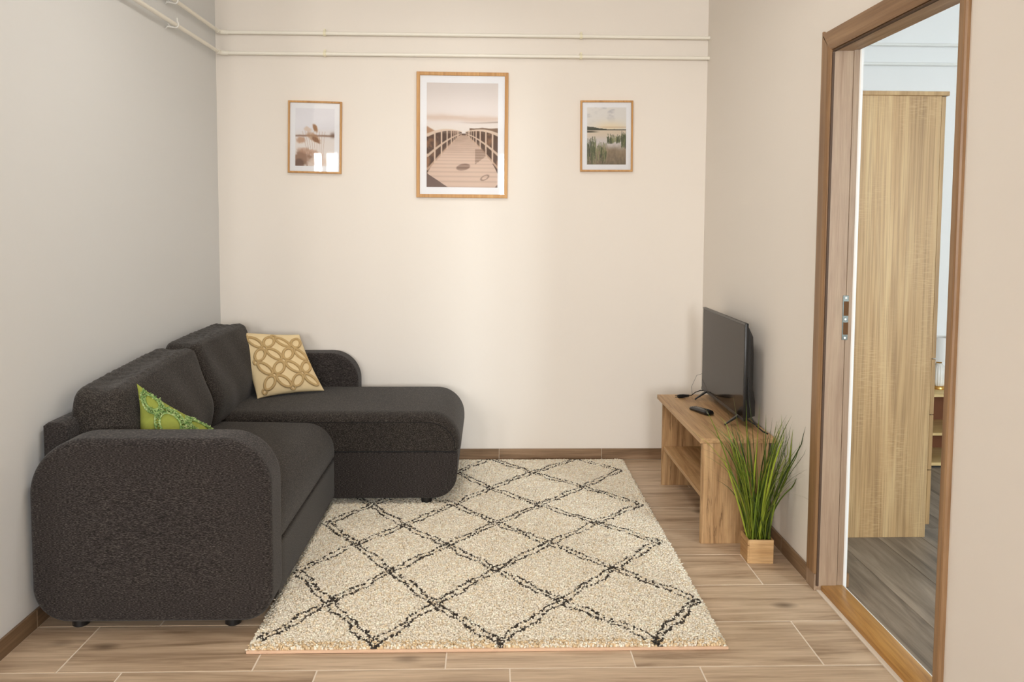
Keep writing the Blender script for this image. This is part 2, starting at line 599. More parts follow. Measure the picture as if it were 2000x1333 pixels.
window('window_3', 'x', -3.06, -2.5, 0.9, 2.6, YR - 0.08)
window('window_4', 'x', 2.95, 4.15, 0.75, 2.25, YBF - 0.08)

# floor: grout bed and every tile
fl = box('floor', XLL - 0.2, XR + 0.03, YR - 0.2, YB + 0.02, -0.1, -0.0012, M_grout)
fl['kind'] = 'structure'
tile_cache = {}
def piece(name, x0, x1, y0, y1, z0, z1, m, parent, bev=0.0012):
    """a cheap bevelled piece; equal sizes share one mesh"""
    key = (name, round(x1 - x0, 4), round(y1 - y0, 4), round(z1 - z0, 4))
    cx, cyy, cz = (x0 + x1) / 2, (y0 + y1) / 2, (z0 + z1) / 2
    if key not in tile_cache:
        bm = bmesh.new()
        bm_box(bm, -(x1 - x0) / 2, (x1 - x0) / 2, -(y1 - y0) / 2, (y1 - y0) / 2, -(z1 - z0) / 2, (z1 - z0) / 2, bev, 1)
        me = bpy.data.meshes.new(name)
        bm.to_mesh(me); bm.free()
        me.materials.append(m)
        tile_cache[key] = me
    o = bpy.data.objects.new(name, tile_cache[key])
    C.objects.link(o)
    o.parent = parent
    o.location = Vector((cx, cyy, cz)) - ORIGIN.get(parent, Vector((0, 0, 0)))
    return o
TW, TL, G = 0.287, 0.594, 0.0046
k0 = int(math.floor((YR - 2.455) / TW))
k = k0
while 2.455 + k * TW < YB - 0.01:
    y0, y1 = 2.455 + k * TW, 2.455 + (k + 1) * TW
    y0c, y1c = max(y0, YR), min(y1, YB - 0.008)
    xo = 1.057 if k % 2 == 0 else 0.663
    xlim = XLL if y0 < 2.0 else XL
    n = -9
    while True:
        a = xo + n * TL
        b = a + TL
        n += 1
        if b <= xlim + 0.01:
            continue
        if a >= XR:
            break
        a, b = max(a, xlim), min(b, XR)
        if b - a > 0.02:
            piece('floor_tile', a + G / 2, b - G / 2, y0c + G / 2, y1c - G / 2, -0.009, 0.0, M_tile, fl)
    k += 1

# skirtings made of cut tiles
def skirting(name, segs, axis, p0, p1, h, m):
    bm = bmesh.new()
    lo, hi = min(s[0] for s in segs), max(s[1] for s in segs)
    if axis == 'x':
        bm_box(bm, lo, hi, p0 + 0.002 if p0 < p1 else p0, p1, 0.0, h - 0.003)
    else:
        bm_box(bm, min(p0, p1) + 0.001, max(p0, p1) - 0.001, lo, hi, 0.0, h - 0.003)
    o = from_bm(name, bm, M_grout)
    o['kind'] = 'structure'
    for a, b in segs:
        if axis == 'x':
            piece('skirting_tile', a + 0.001, b - 0.001, p0, p1, 0.001, h, m, o)
        else:
            piece('skirting_tile', p0, p1, a + 0.001, b - 0.001, 0.001, h, m, o)
    return o
H = 0.064
skirting('baseboard_back', [(-1.534, -1.13), (-1.13, -0.535), (-0.535, 0.064), (0.064, 0.664), (0.664, 1.233)], 'x', YB - 0.010, YB, H, M_base)
skirting('baseboard_left', [(2.12, 2.735), (2.735, 3.33), (3.33, 3.925), (3.925, 4.52), (4.52, YB - 0.01)], 'y', XL, XL + 0.010, H, M_base_y)
skirting('baseboard_right', [(3.055, 3.33), (3.33, 3.925), (3.925, 4.52), (4.52, YB - 0.01)], 'y', XR - 0.010, XR, H, M_base_y)
skirting('baseboard_near', [(YR + i * 0.595, min(YR + (i + 1) * 0.595, 2.13)) for i in range(12) if YR + i * 0.595 < 2.08], 'y', XR - 0.010, XR, H, M_base_y)

# bedroom floor: laminate planks along y
fb = box('floor_bedroom', XR + 0.03, XB1, YBF, YBB, -0.1, -0.012, M_rubber)
fb['kind'] = 'structure'
pw = 0.195
i = 0
x = XR + 0.09
while x < XB1 - 0.02:
    x1 = min(x + pw, XB1)
    off = [0.0, 0.62, 0.31, 0.93][i % 4]
    y = YBF - off
    while y < YBB:
        a, b = max(y, YBF), min(y + 1.28, YBB)
        if b - a > 0.03:
            piece('floor_plank', x + 0.0006, x1 - 0.0006, a + 0.0006, b - 0.0006, -0.012, 0.0, M_plank, fb, 0.001)
        y += 1.28
    x = x1
    i += 1

# ------------------------------------------------------------------ doorway: casing, lining, threshold
# casing on the living-room side
dr = bpy.data.objects.new('door_1', None); C.objects.link(dr)
dr.location = (XR, 2.58, 0); ORIGIN[dr] = Vector((XR, 2.58, 0)); dr['kind'] = 'structure'
cz0, czi, czo = 0.066, 2.012, 2.085
def casing_profile(w2, t):     # (across, out of the wall) outline, soft outer edge
    return [(0, 0), (0, t * 0.55), (w2 * 0.08, t * 0.8), (w2 * 0.25, t), (w2 * 0.8, t), (w2 * 0.95, t * 0.85), (w2, t * 0.5), (w2, 0)]
def casing_vertical(name, yi, yo, z0, z1, m):
    pr = casing_profile(abs(yo - yi), 0.016)
    s = 1 if yo > yi else -1
    vs, fs = [], []
    for zz in (z0, None):
        for (a, t) in pr:
            z = z0 if zz is not None else z1 + (a if z1 == czi else 0)
            vs.append((XR - t, yi + s * a, z))
    n = len(pr)
    for j in range(n):
        j2 = (j + 1) % n
        fs.append((j, j2, n + j2, n + j))
    fs.append(tuple(range(n))); fs.append(tuple(range(2 * n - 1, n - 1, -1)))
    return fix_normals(mesh_obj(name, vs, fs, m, dr))
casing_vertical('casing', 2.972, 3.053, cz0, czi, M_casing)
casing_vertical('casing', 2.157, 2.122, 0.0, czi, M_casing)
box('plinth_block', XR - 0.012, XR, 2.975, 3.053, 0.0, cz0 - 0.002, M_jamb, dr, 0.001, 1)
# head casing, mitred over the far side
pr = casing_profile(0.073, 0.016)
vs = []
for yy, s in ((2.972, 1), (2.157, -1)):
    for a, t in pr:
        vs.append((XR - t, yy + s * a * (0.081 / 0.073 if s > 0 else 0.035 / 0.073), czi + a))
n = len(pr)
fs = [(j, (j + 1) % n, n + (j + 1) % n, n + j) for j in range(n)] + [tuple(range(n)), tuple(range(2 * n - 1, n - 1, -1))]
fix_normals(mesh_obj('head_casing', vs, fs, M_casing_y, dr))
# lining boards with the rebate
box('jamb', XR, XR + 0.074, DY1 - 0.012, DY1, 0.0, DZ, M_jamb, dr, 0.0015, 1)
box('jamb_stop', XR + 0.077, XR + 0.100, DY1 - 0.007, DY1, 0.0, DZ, M_jamb, dr, 0.001, 1)
box('jamb', XR, XR + 0.100, DY0, DY0 + 0.010, 0.0, DZ, M_jamb, dr, 0.0015, 1)
box('head_lining', XR, XR + 0.074, DY0 + 0.010, DY1 - 0.012, DZ - 0.012, DZ + 0.012, M_jamb_y, dr, 0.0015, 1)
box('head_stop', XR + 0.077, XR + 0.100, DY0 + 0.010, DY1 - 0.007, DZ - 0.006, DZ + 0.012, M_jamb_y, dr, 0.001, 1)
M_shadow_gap = mat('dark_brown_shadow', srgb(74, 52, 34), 0.7)  # shade in the gap between casing and lining, put in as dark strips
box('shadow_gap_strip', XR - 0.006, XR + 0.003, DY1 - 0.0175, DY1 - 0.0122, 0.02, DZ - 0.018, M_shadow_gap, dr, 0.001, 1)
box('shadow_gap_strip', XR - 0.006, XR + 0.003, DY0 + 0.011, DY1 - 0.018, DZ - 0.0175, DZ - 0.0122, M_shadow_gap, dr, 0.001, 1)
# strike plate
sx0 = XR + 0.062
stp = box('strike_plate', sx0, sx0 + 0.022, DY1 - 0.0135, DY1 - 0.0118, 0.955, 1.120, M_metal, dr, 0.0006, 1)
stp['label'] = 'dark steel strike plate'
box('latch_slot', sx0 + 0.004, sx0 + 0.0225, DY1 - 0.0140, DY1 - 0.0130, 1.045, 1.098, M_hole, stp)
box('bolt_slot', sx0 + 0.004, sx0 + 0.0225, DY1 - 0.0140, DY1 - 0.0130, 0.975, 1.020, M_hole, stp)
for zz in (0.963, 1.032, 1.111):
    v, f = tube_data([(sx0 + 0.011, DY1 - 0.0152, zz), (sx0 + 0.011, DY1 - 0.0132, zz)], 0.004, 10)
    mesh_obj('screw', v, f, M_white, stp)
# threshold board with its pale joint
th = box('threshold', XR + 0.014, XR + 0.100, DY0, DY1 - 0.004, -0.01, 0.020, M_sill, dr, 0.003, 2)
box('threshold_strip', XR + 0.100, XR + 0.109, DY0, DY1 - 0.004, -0.01, 0.015, M_wall_bed, dr, 0.002, 1)
box('threshold_joint', XR - 0.002, XR + 0.014, DY0 - 0.03, DY1 + 0.03, -0.002, 0.004, M_grout, dr, 0.001, 1)
bb2 = box('baseboard_bedroom', XB0 + 0.008, XB0 + 0.024, DY1 + 0.012, YBB, 0.0, 0.055, M_casing, None, 0.002, 1)
bb2['kind'] = 'structure'

# ------------------------------------------------------------------ heating pipes and wall hooks
def pipe_run(z, label):
    t = thing('heating_pipe', label, 'pipe', (0.0, YB - 0.035, z), 'heating pipes along the wall')
    yb, xl, r = YB - 0.035, XL + 0.035, 0.0100
    tube('pipe_length', [(xl + 0.03, yb, z), (0.0, yb, z), (XR + 0.0, yb, z)], r, M_pipe, t, 16)
    tube('pipe_length', [(xl, yb - 0.03, z), (xl, 3.2, z), (xl, 2.12, z)], r, M_pipe, t, 16)
    pth = [(xl, yb - 0.045, z)] + [(xl + 0.03 - 0.03 * math.cos(q), yb - 0.03 + 0.03 * math.sin(q), z) for q in np.linspace(0, PI / 2, 7)] + [(xl + 0.045, yb, z)]
    tube('elbow', pth, 0.0130, M_pipe, t, 16)
    for cx in (-0.919, 0.514):
        cl = tube('pipe_clamp', [(cx - 0.007, yb, z), (cx + 0.007, yb, z)], 0.0150, M_clamp, t, 18)
        tube('clamp_post', [(cx, yb + 0.012, z), (cx, YB, z)], 0.006, M_clamp, cl, 10)
        box('clamp_lug', cx - 0.005, cx + 0.005, yb - 0.006, yb + 0.006, z + 0.013, z + 0.024, M_clamp, cl, 0.001, 1)
    return t
pipe_run(2.430, 'upper of the two cream heating pipes running below the ceiling')
pipe_run(2.317, 'lower of the two cream heating pipes running below the ceiling')
for z, lab in ((2.430, 'white curved wall hook holding the upper pipe on the left wall'), (2.317, 'white curved wall hook holding the lower pipe on the left wall')):
    t = thing('pipe_hook', lab, 'hook', (XL, 4.02, z), 'pipe hooks on the left wall')
    pts = [(XL, 4.02, z + 0.004), (XL + 0.012, 4.02, z - 0.010)]
    for q in np.linspace(-2.3, 0.9, 12):
        pts.append((XL + 0.035 + 0.0165 * math.cos(q), 4.02, z + 0.0165 * math.sin(q)))
    pts.append((XL + 0.045, 4.02, z + 0.030))
    tube('hook_arm', pts[:1] + pts[1:], [0.0035] * len(pts), M_white, t, 10)
    tube('hook_stem', [(XL, 4.0, z - 0.024), (XL + 0.012, 3.985, z - 0.018), (XL + 0.03, 3.99, z - 0.02), (XL + 0.038, 4.018, z - 0.016)], 0.0032, M_white, t, 8)
    v, f = tube_data([(XL, 4.02, z + 0.026), (XL + 0.003, 4.02, z + 0.026)], 0.004, 10)
    mesh_obj('screw', v, f, M_metal, t)

# ------------------------------------------------------------------ framed prints
def fbm(u, v, seed, octs=5, sx=1.0, sy2=1.0):
    r = np.random.default_rng(seed)
    out = np.zeros_like(u); amp = 1.0; tot = 0
    for o in range(octs):
        nx, ny = int(4 * 2 ** o * sx) + 2, int(4 * 2 ** o * sy2) + 2
        g = r.random((ny + 1, nx + 1))
        X = np.clip(u, 0, 0.9999) * (nx - 1); Y = np.clip(v, 0, 0.9999) * (ny - 1)
        xi, yi = X.astype(int), Y.astype(int)
        fx, fy = X - xi, Y - yi
        fx = fx * fx * (3 - 2 * fx); fy = fy * fy * (3 - 2 * fy)
        val = (g[yi, xi] * (1 - fx) + g[yi, xi + 1] * fx) * (1 - fy) + (g[yi + 1, xi] * (1 - fx) + g[yi + 1, xi + 1] * fx) * fy
        out += val * amp; tot += amp; amp *= 0.55
    return out / tot

def blend(img, mask, col):
    mask = np.clip(mask, 0, 1)[..., None]
    return img * (1 - mask) + np.array(col, float) * mask

def sstep(a, b, x):
    t = np.clip((x - a) / (b - a), 0, 1)
    return t * t * (3 - 2 * t)

def paint_bridge(u, v):
    img = np.zeros(u.shape + (3,)) + np.array([236, 226, 220.])
    img = blend(img, 0.5 * sstep(0.25, 0.0, v), (214, 204, 198))
    cl = np.exp(-((v - 0.335 - 0.02 * (u - 0.5) - 0.03 * (fbm(u, v, 3, 4, 1, 4) - 0.5)) / 0.028) ** 2)
    img = blend(img, cl * 0.6, (214, 184, 162))
    img = blend(img, np.exp(-((v - 0.375 + 0.006 * np.sin(u * 7)) / 0.006) ** 2) * sstep(0.3, 1.0, u) * 0.8, (160, 138, 122))
    img = blend(img, sstep(0.37, 0.42, v) * (1 - sstep(0.45, 0.5, v)) * 0.6, (238, 228, 218))
    # far banks
    n = fbm(u, v, 5, 5, 2, 2)
    bankl = sstep(0.0, 0.02, v - (0.425 + u * 0.35 - 0.03 * n)) * (u < 0.3)
    bankr = sstep(0.0, 0.01, v - (0.435 - 0.02 * n)) * (u > 0.6)
    img = blend(img, bankl * 0.8, (168, 120, 84))
    img = blend(img, bankr * 0.85, (120, 90, 68))
    # deck: curved boards narrowing to the crest at v=.5
    tt = np.clip((v - 0.50) / 0.5, 0, 1)
    half = 0.035 + 0.56 * tt ** 0.62
    cx = 0.52 - 0.02 * tt
    deck = (np.abs(u - cx) < half) & (v > 0.50)
    line = np.sin(np.log(np.clip(v - 0.44, 0.01, 1)) * 62) * 0.5 + 0.5
    dcol = np.array([222, 196, 178.])[None, None] * np.ones(img.shape)
    dcol = blend(dcol, (line ** 3) * 0.22, (140, 112, 94))
    dcol = blend(dcol, 0.55 * fbm(u, v, 9, 5, 1, 6) * sstep(0.75, 0.5, v), (120, 90, 70))
    dcol = blend(dcol, 0.25 * fbm(u, v, 12, 4, 2, 10), (226, 200, 182))
    # outside the deck under the rails: dark vegetation/water
    under = (v > 0.48) & ~deck
    img = blend(img, under * 1.0, (112, 84, 68))
    img = blend(img, under * 0.7 * fbm(u, v, 21, 5, 3, 3), (66, 52, 48))
    img = np.where(deck[..., None], dcol, img)
    # rails
    for sgn in (-1, 1):
        a = (u - 0.52) * sgn
        def railv(k):    # k: height factor
            return 0.500 - 0.04 * k + 0.0 + a * 0
        e = np.clip((a - 0.03) / 0.47, 0, 1)
        top = 0.465 - 0.030 * np.sin(np.clip(e, 0, 1) * PI * 0.75) + 0.055 * e ** 2
        mid = 0.485 - 0.005 * np.sin(e * PI) + 0.21 * e ** 1.3
        low = 0.495 + 0.33 * e ** 1.15
        inb = (a > 0.03)
        fill = inb & (v > top) & (v < low)
        img = blend(img, fill * 0.75, (104, 76, 60))
        img = blend(img, fill * 0.5 * fbm(u, v, 31 + sgn, 5, 3, 3), (60, 48, 46))
        img = blend(img, fill * 0.6 * sstep(0.55, 0.75, fbm(u, v, 41 + sgn, 5, 2, 2)), (190, 140, 104))
        for c0, th, col in ((top, 0.014, (226, 204, 184)), (mid, 0.013, (214, 190, 168)), (low, 0.012, (196, 164, 140))):
            img = blend(img, inb * sstep(1.3, 0.7, np.abs(v - c0) / (th * (0.25 + 0.95 * e))), col)
        for q in (0.08, 0.12, 0.17, 0.23, 0.31, 0.43, 0.60, 0.80):
            pc = 0.03 + 0.47 * q
            img = blend(img, inb * (v > top) * (v < low + 0.02 * e) * sstep(1.4, 0.7, np.abs(a - pc) / (0.003 + 0.010 * q)), (222, 196, 174))
    # knots and shade patches in the boards
    def ell(cu, cv, ru, rv, rot=0.0):
        x, y = u - cu, v - cv
        x2 = x * math.cos(rot) + y * math.sin(rot); y2 = -x * math.sin(rot) + y * math.cos(rot)
        return np.sqrt((x2 / ru) ** 2 + (y2 / rv) ** 2)
    img = blend(img, sstep(1.1, 0.85, ell(0.515, 0.805, 0.10, 0.033, -0.12)) * 0.75 * (0.6 + 0.4 * line), (116, 88, 76))
    img = blend(img, np.exp(-((ell(0.82, 0.905, 0.055, 0.02, -0.3) - 1) / 0.22) ** 2) * 0.7, (120, 96, 84))
    tri = (u > 0.68) & (u < 0.83) & (v > 0.63) & (v < 0.70 + 0.35 * (u - 0.68) * 0 + 0.08 * (0.83 - u) / 0.15)
    img = blend(img, tri * 0.55 * (0.6 + 0.4 * line), (120, 92, 76))
    # dark corners at the bottom
    img = blend(img, (v > 0.865 + 0.45 * np.clip(u, 0, 1)) * (u < 0.36) * 0.85, (104, 84, 78))
    img = blend(img, sstep(0.0, 0.01, v - (0.87 + 0.35 * u)) * sstep(0.42, 0.3, u) * 0.0, (90, 80, 80))
    img = blend(img, (v > 1.75 - 0.78 * u) * (u > 0.9) * 0.8, (104, 86, 78))
    return img

def paint_reeds(u, v):
    img = np.zeros(u.shape + (3,)) + np.array([238, 236, 240.])
    img = blend(img, sstep(0.3, 0.5, v) * 0.5, (234, 224, 214))
    n = fbm(u, v, 51, 5, 2, 2)
    img = blend(img, np.exp(-((v - 0.475 - 0.02 * (n - 0.5)) / 0.016) ** 2) * 0.85, (140, 104, 84))
    img = blend(img, sstep(0.85, 0.95, u) * np.exp(-((v - 0.46) / 0.045) ** 2) * 0.8, (120, 92, 78))
    img = blend(img, sstep(0.5, 0.6, v) * 0.8, (240, 232, 226))
    def plume(cu, cv, ru, rv, rot, col, k, seed):
        x, y = u - cu, v - cv
        x2 = x * math.cos(rot) + y * math.sin(rot); y2 = -x * math.sin(rot) + y * math.cos(rot)
        d = np.sqrt((x2 / ru) ** 2 + (y2 / rv) ** 2) + 0.9 * (fbm(u, v, seed, 6, 3, 3) - 0.5)
        return blend(img, sstep(1.1, 0.55, d) * k, col)
    for a in ((0.50, 0.34, 0.06, 0.10, -0.6, (172, 124, 84), 0.9, 61), (0.45, 0.50, 0.20, 0.075, 0.35, (190, 148, 112), 0.75, 62),
              (0.53, 0.545, 0.14, 0.05, 0.4, (140, 96, 66), 0.8, 63), (0.13, 0.55, 0.14, 0.07, 0.1, (196, 152, 120), 0.85, 64),
              (0.30, 0.36, 0.12, 0.05, 0.2, (214, 184, 158), 0.6, 65), (0.14, 0.88, 0.30, 0.17, -0.3, (150, 108, 82), 0.85, 66),
              (0.40, 0.76, 0.40, 0.06, 0.15, (200, 158, 130), 0.7, 67), (0.93, 0.88, 0.10, 0.13, 0.3, (196, 140, 96), 0.9, 68),
              (0.10, 0.95, 0.16, 0.08, 0.0, (110, 78, 62), 0.8, 69), (0.6, 0.92, 0.35, 0.10, 0, (222, 196, 176), 0.7, 70)):
        img = plume(*a)
    for k in range(9):
        x0 = 0.25 + 0.06 * k
        d = np.abs(u - x0 - (v - 0.6) * (0.35 - 0.06 * k))
        img = blend(img, sstep(0.008, 0.003, d) * (v > 0.4) * (v < 0.9) * 0.5, (176, 138, 110))
    return img

def paint_lake(u, v):
    img = np.zeros(u.shape + (3,)) + np.array([234, 230, 224.])
    img = blend(img, 0.7 * sstep(0.5, 0.75, fbm(u, v, 71, 5, 1, 3)) * sstep(0.35, 0.0, v), (182, 180, 182))
    img = blend(img, np.exp(-(((u - 0.6) / 0.45) ** 2 + ((v - 0.34) / 0.10) ** 2)) * 0.8, (244, 226, 192))
    img = blend(img, np.exp(-((v - 0.345) / 0.012) ** 2) * 0.5 * sstep(0.1, 0.5, u), (206, 172, 130))
    n = fbm(u, v, 73, 6, 4, 2)
    h = 0.385 - 0.045 * sstep(0.55, 0.0, u) * (0.7 + 0.6 * n) - 0.010 * n
    img = blend(img, (v > h) * (v < 0.402), (62, 66, 48))
    img = blend(img, (v > 0.402) * 1.0, (222, 206, 184))
    img = blend(img, (v > 0.408) * (v < 0.44) * sstep(0.35, 0.05, u), (78, 72, 54))
    img = blend(img, sstep(0.45, 0.6, v), (214, 206, 202))
    img = blend(img, sstep(0.62, 0.78, v + 0.12 * (fbm(u, v, 77, 5, 3, 2) - 0.5)) * 0.95, (122, 104, 80))
    img = blend(img, sstep(0.62, 0.8, v) * 0.8 * fbm(u, v, 78, 6, 6, 3), (196, 172, 140))
    img = blend(img, sstep(0.7, 1.0, v) * 0.5 * fbm(u, v, 79, 6, 6, 5), (56, 50, 38))
    r = np.random.default_rng(5)
    for k in range(230):
        x0 = r.choice([r.uniform(0, 0.22), r.uniform(0.25, 0.5), r.uniform(0.5, 0.85), r.uniform(0.88, 1.0), r.uniform(0, 1)])
        if x0 < 0.22: b0, hh = r.uniform(0.75, 1.0), r.uniform(0.15, 0.3)
        elif 0.5 < x0 < 0.88: b0, hh = r.uniform(0.58, 0.64), r.uniform(0.06, 0.13)
        elif x0 >= 0.88: b0, hh = r.uniform(0.6, 0.72), r.uniform(0.1, 0.2)
        else: b0, hh = r.uniform(0.72, 1.0), r.uniform(0.08, 0.18)
        ln = r.uniform(-0.2, 0.2)
        d = np.abs(u - x0 - (b0 - v) * ln)
        col = [(74, 84, 44), (96, 106, 62), (52, 58, 36), (150, 150, 104)][r.integers(4)]
        img = blend(img, sstep(0.012, 0.004, d) * (v < b0) * (v > b0 - hh) * 0.75, col)
    return img

def lin_rgb(a):
    a = np.clip(a, 0, 255) / 255.0
    return np.where(a <= 0.04045, a / 12.92, ((a + 0.055) / 1.055) ** 2.4)

def picture(name, label, cx, cz, w2, h, fw, mx, mt, mb, painter, nu, nv, rot, lift=0.0):
    t = thing(name, label, 'picture', (cx, YB - 0.001, cz))
    org = ORIGIN[t]
    y1 = YB - 0.001; y0 = y1 - 0.020
    x0, x1, z0, z1 = cx - w2 / 2, cx + w2 / 2, cz - h / 2, cz + h / 2
    # mitred frame mouldings, four parts
    pr = [(0, y1), (0, y0 + 0.002), (0.002, y0), (fw - 0.002, y0), (fw, y0 + 0.002), (fw, y1)]
    cor = [(x0, z0, 1, 1), (x1, z0, -1, 1), (x1, z1, -1, -1), (x0, z1, 1, -1)]
    for k in range(4):
        vs = []
        for (ax, az, dx, dz) in (cor[k], cor[(k + 1) % 4]):
            for a, y in pr:
                vs.append((ax + dx * a, y, az + dz * a))
        n = len(pr)
        fs = [(j, (j + 1) % n, n + (j + 1) % n, n + j) for j in range(n)] + [tuple(range(n)), tuple(range(2 * n - 1, n - 1, -1))]
        fix_normals(mesh_obj('frame_rail', vs, fs, M_frame, t))
    box('mat_board', x0 + fw, x1 - fw, y1 - 0.010, y1 - 0.004, z0 + fw, z1 - fw, M_paper, t)
    px0, px1, pz0, pz1 = x0 + fw + mx, x1 - fw - mx, z0 + fw + mb, z1 - fw - mt
    gu, gv = np.meshgrid(np.linspace(0, 1, nu), np.linspace(0, 1, nv))
    col = lin_rgb(painter(gu, gv))
    vs = np.stack([px0 + gu * (px1 - px0), np.full_like(gu, y1 - 0.0106), pz1 - gv * (pz1 - pz0)], -1).reshape(-1, 3)
    idx = np.arange(nu * nv).reshape(nv, nu)
    fs = np.stack([idx[:-1, :-1], idx[1:, :-1], idx[1:, 1:], idx[:-1, 1:]], -1).reshape(-1, 4)
    cols = np.concatenate([col.reshape(-1, 3), np.ones((nu * nv, 1))], 1)
    mesh_obj('print', vs, fs, M_print, t, cols=cols)
    box('glass_pane', x0 + fw, x1 - fw, y1 - 0.0150, y1 - 0.0132, z0 + fw, z1 - fw, M_glass, t)
    t.rotation_euler = (0, rot, 0)
    return t
picture('picture_frame', 'small wooden framed print of pale beige reeds, hanging above the sofa', -0.984, 1.857, 0.300, 0.404, 0.0105, 0.030, 0.030, 0.030, paint_reeds, 84, 120, 0.018)
picture('picture_frame', 'large wooden framed print of a curved boardwalk, middle of the wall', -0.153, 1.875, 0.518, 0.706, 0.0195, 0.038, 0.040, 0.040, paint_bridge, 150, 226, 0.004)
picture('picture_frame', 'small wooden framed print of a green reedy lake, nearest the television', 0.6685, 1.877, 0.300, 0.402, 0.0105, 0.028, 0.028, 0.030, paint_lake, 84, 120, -0.006)

# ------------------------------------------------------------------ rug
RX0, RX1, RY0, RY1 = -0.770, 0.782, 2.556, 4.662
rug = thing('shag_rug', 'cream shaggy rug with dark double-line diamond lattice', 'rug', (0.0, 3.6, 0.0))
box('rug_backing', RX0, RX1, RY0, RY1, 0.0005, 0.008, M_rugbase, rug, 0.002, 1)
bd = box('rug_binding', RX0 - 0.001, RX1 + 0.001, RY0 - 0.004, RY0 + 0.006, 0.0005, 0.0095, mat('rug_binding_tape', srgb(226, 190, 160), 0.8), rug, 0.002, 2)
# lattice nodes, metres on the rug
def Zp(u, v):
    d = F + R2 * ((u - 1000) / 1600.0) - U2 * ((v - 666.5 + 123.86) / 1600.0)
    t = (0.016 - CAM_H) / d.z
    return (d.x * t, d.y * t)
rows = [[(510, 1250), (730, 1259), (974, 1254), (1280, 1248)],
        [(642, 1177), (850, 1180), (1095, 1174), (1362, 1172)],
        [(582, 1116), (764, 1116), (968, 1112), (1200, 1111)],
        [(696, 1063), (873, 1065), (1072, 1061), (1285, 1058)],
        [(638, 1023), (789, 1027), (969, 1022), (1167, 1021)],
        [(724, 987), (884, 986), (1055, 987), (1250, 985)],
        [(676, 954), (812, 955), (959, 954), (1138, 951)],
        [(752, 924), (893, 923), (1038, 923), (1210, 919)],
        [(700, 898), (828, 897), (956, 896), (1128, 896)]]
segs = []
W = [[Zp(*p) for p in r] for r in rows]
for i in range(8):
    for j in range(4):
        segs.append((W[i][j], W[i + 1][j]))
        if i % 2 == 0 and j < 3:
            segs.append((W[i][j + 1], W[i + 1][j]))
        if i % 2 == 1 and j < 3:
            segs.append((W[i][j], W[i + 1][j + 1]))
for p in W[0][1:]:
    segs.append((p, (p[0] + 0.012, RY0 + 0.012)))
sp2 = 0.0068
gx, gy = np.meshgrid(np.arange(RX0 + 0.003, RX1 - 0.002, sp2), np.arange(RY0 + 0.008, RY1 - 0.002, sp2))
X = gx.ravel() + rng.uniform(-0.0028, 0.0028, gx.size); Y = gy.ravel() + rng.uniform(-0.0028, 0.0028, gx.size)
NT = X.size
dmin = np.full(NT, 9.0)
for k, (a, b) in enumerate(segs):
    a = np.array(a); b = np.array(b)
    d = b - a; ln = np.linalg.norm(d)
    if ln < 1e-6: continue
    d /= ln; nn = np.array([-d[1], d[0]])
    rx, ry = X - a[0], Y - a[1]
    t = rx * d[0] + ry * d[1]; s = rx * nn[0] + ry * nn[1]
    ph = rng.uniform(0, 6, 4)
    s = s - 0.005 * np.sin(t * 34 + ph[0]) - 0.003 * np.sin(t * 80 + ph[1])
    gap = 0.0135 if ln > 0.05 else 0.004
    gap = gap + 0.003 * np.sin(t * 25 + ph[2])
    dd = np.abs(np.abs(s) - gap)
    dd = np.where((t < -0.006) | (t > ln + 0.006), 9, dd)
    dmin = np.minimum(dmin, dd)
dark = (dmin < 0.0042 + rng.uniform(-0.0016, 0.0022, NT)) & (rng.random(NT) > 0.10)
# each tuft: a bent three-sided lock
hgt = rng.uniform(0.0105, 0.0140, NT)
edge = np.minimum(np.minimum(X - RX0, RX1 - X), np.minimum(Y - RY0, RY1 - Y))
hgt *= np.clip(0.55 + edge / 0.03, 0.55, 1.0)
lx = rng.normal(0, 0.0042, NT); ly = rng.normal(-0.0015, 0.0042, NT)
und = 0.0016 * np.sin(X * 19 + 3 * np.sin(Y * 5)) * np.sin(Y * 13)
rad = rng.uniform(0.0046, 0.0064, NT)
ang0 = rng.uniform(0, 2 * PI, NT)
V = np.zeros((NT, 7, 3))
for j in range(3):
    q = ang0 + j * 2 * PI / 3
    V[:, j, 0] = X + rad * np.cos(q); V[:, j, 1] = Y + rad * np.sin(q); V[:, j, 2] = 0.006
    V[:, 3 + j, 0] = X + lx * 0.45 + rad * 0.95 * np.cos(q); V[:, 3 + j, 1] = Y + ly * 0.45 + rad * 0.95 * np.sin(q)
    V[:, 3 + j, 2] = 0.006 + hgt * 0.78 + und
V[:, 6, 0] = X + lx * 1.2; V[:, 6, 1] = Y + ly * 1.2; V[:, 6, 2] = 0.006 + hgt + und
cream = np.array([254, 244, 226.])[None] * (0.93 + 0.11 * rng.random(NT))[:, None]
warm = rng.random(NT) < 0.22
cream[warm] = np.array([242, 226, 198.]) * (0.95 + 0.08 * rng.random(warm.sum()))[:, None]
rimt = (Y - RY0 < 0.045) & (rng.random(NT) < 0.5)
cream[rimt] = np.array([236, 210, 170.]) * (0.92 + 0.1 * rng.random(rimt.sum()))[:, None]
cream[dark] = np.array([74, 68, 62.]) * (0.8 + 0.4 * rng.random(dark.sum()))[:, None]
colT = np.concatenate([lin_rgb(cream), np.ones((NT, 1))], 1)
cols = np.repeat(colT[:, None, :], 7, 1).reshape(-1, 4)
org = np.array(ORIGIN[rug])
V = (V.reshape(-1, 3) - org).astype(np.float32)
base = np.arange(NT)[:, None] * 7
tri = np.concatenate([base + np.array(t) for t in ((3, 4, 6), (4, 5, 6), (5, 3, 6), (0, 1, 4), (0, 4, 3), (1, 2, 5), (1, 5, 4), (2, 0, 3), (2, 3, 5))], 0)
me = bpy.data.meshes.new('rug_pile')
me.vertices.add(len(V)); me.vertices.foreach_set('co', V.ravel())
nf = len(tri)
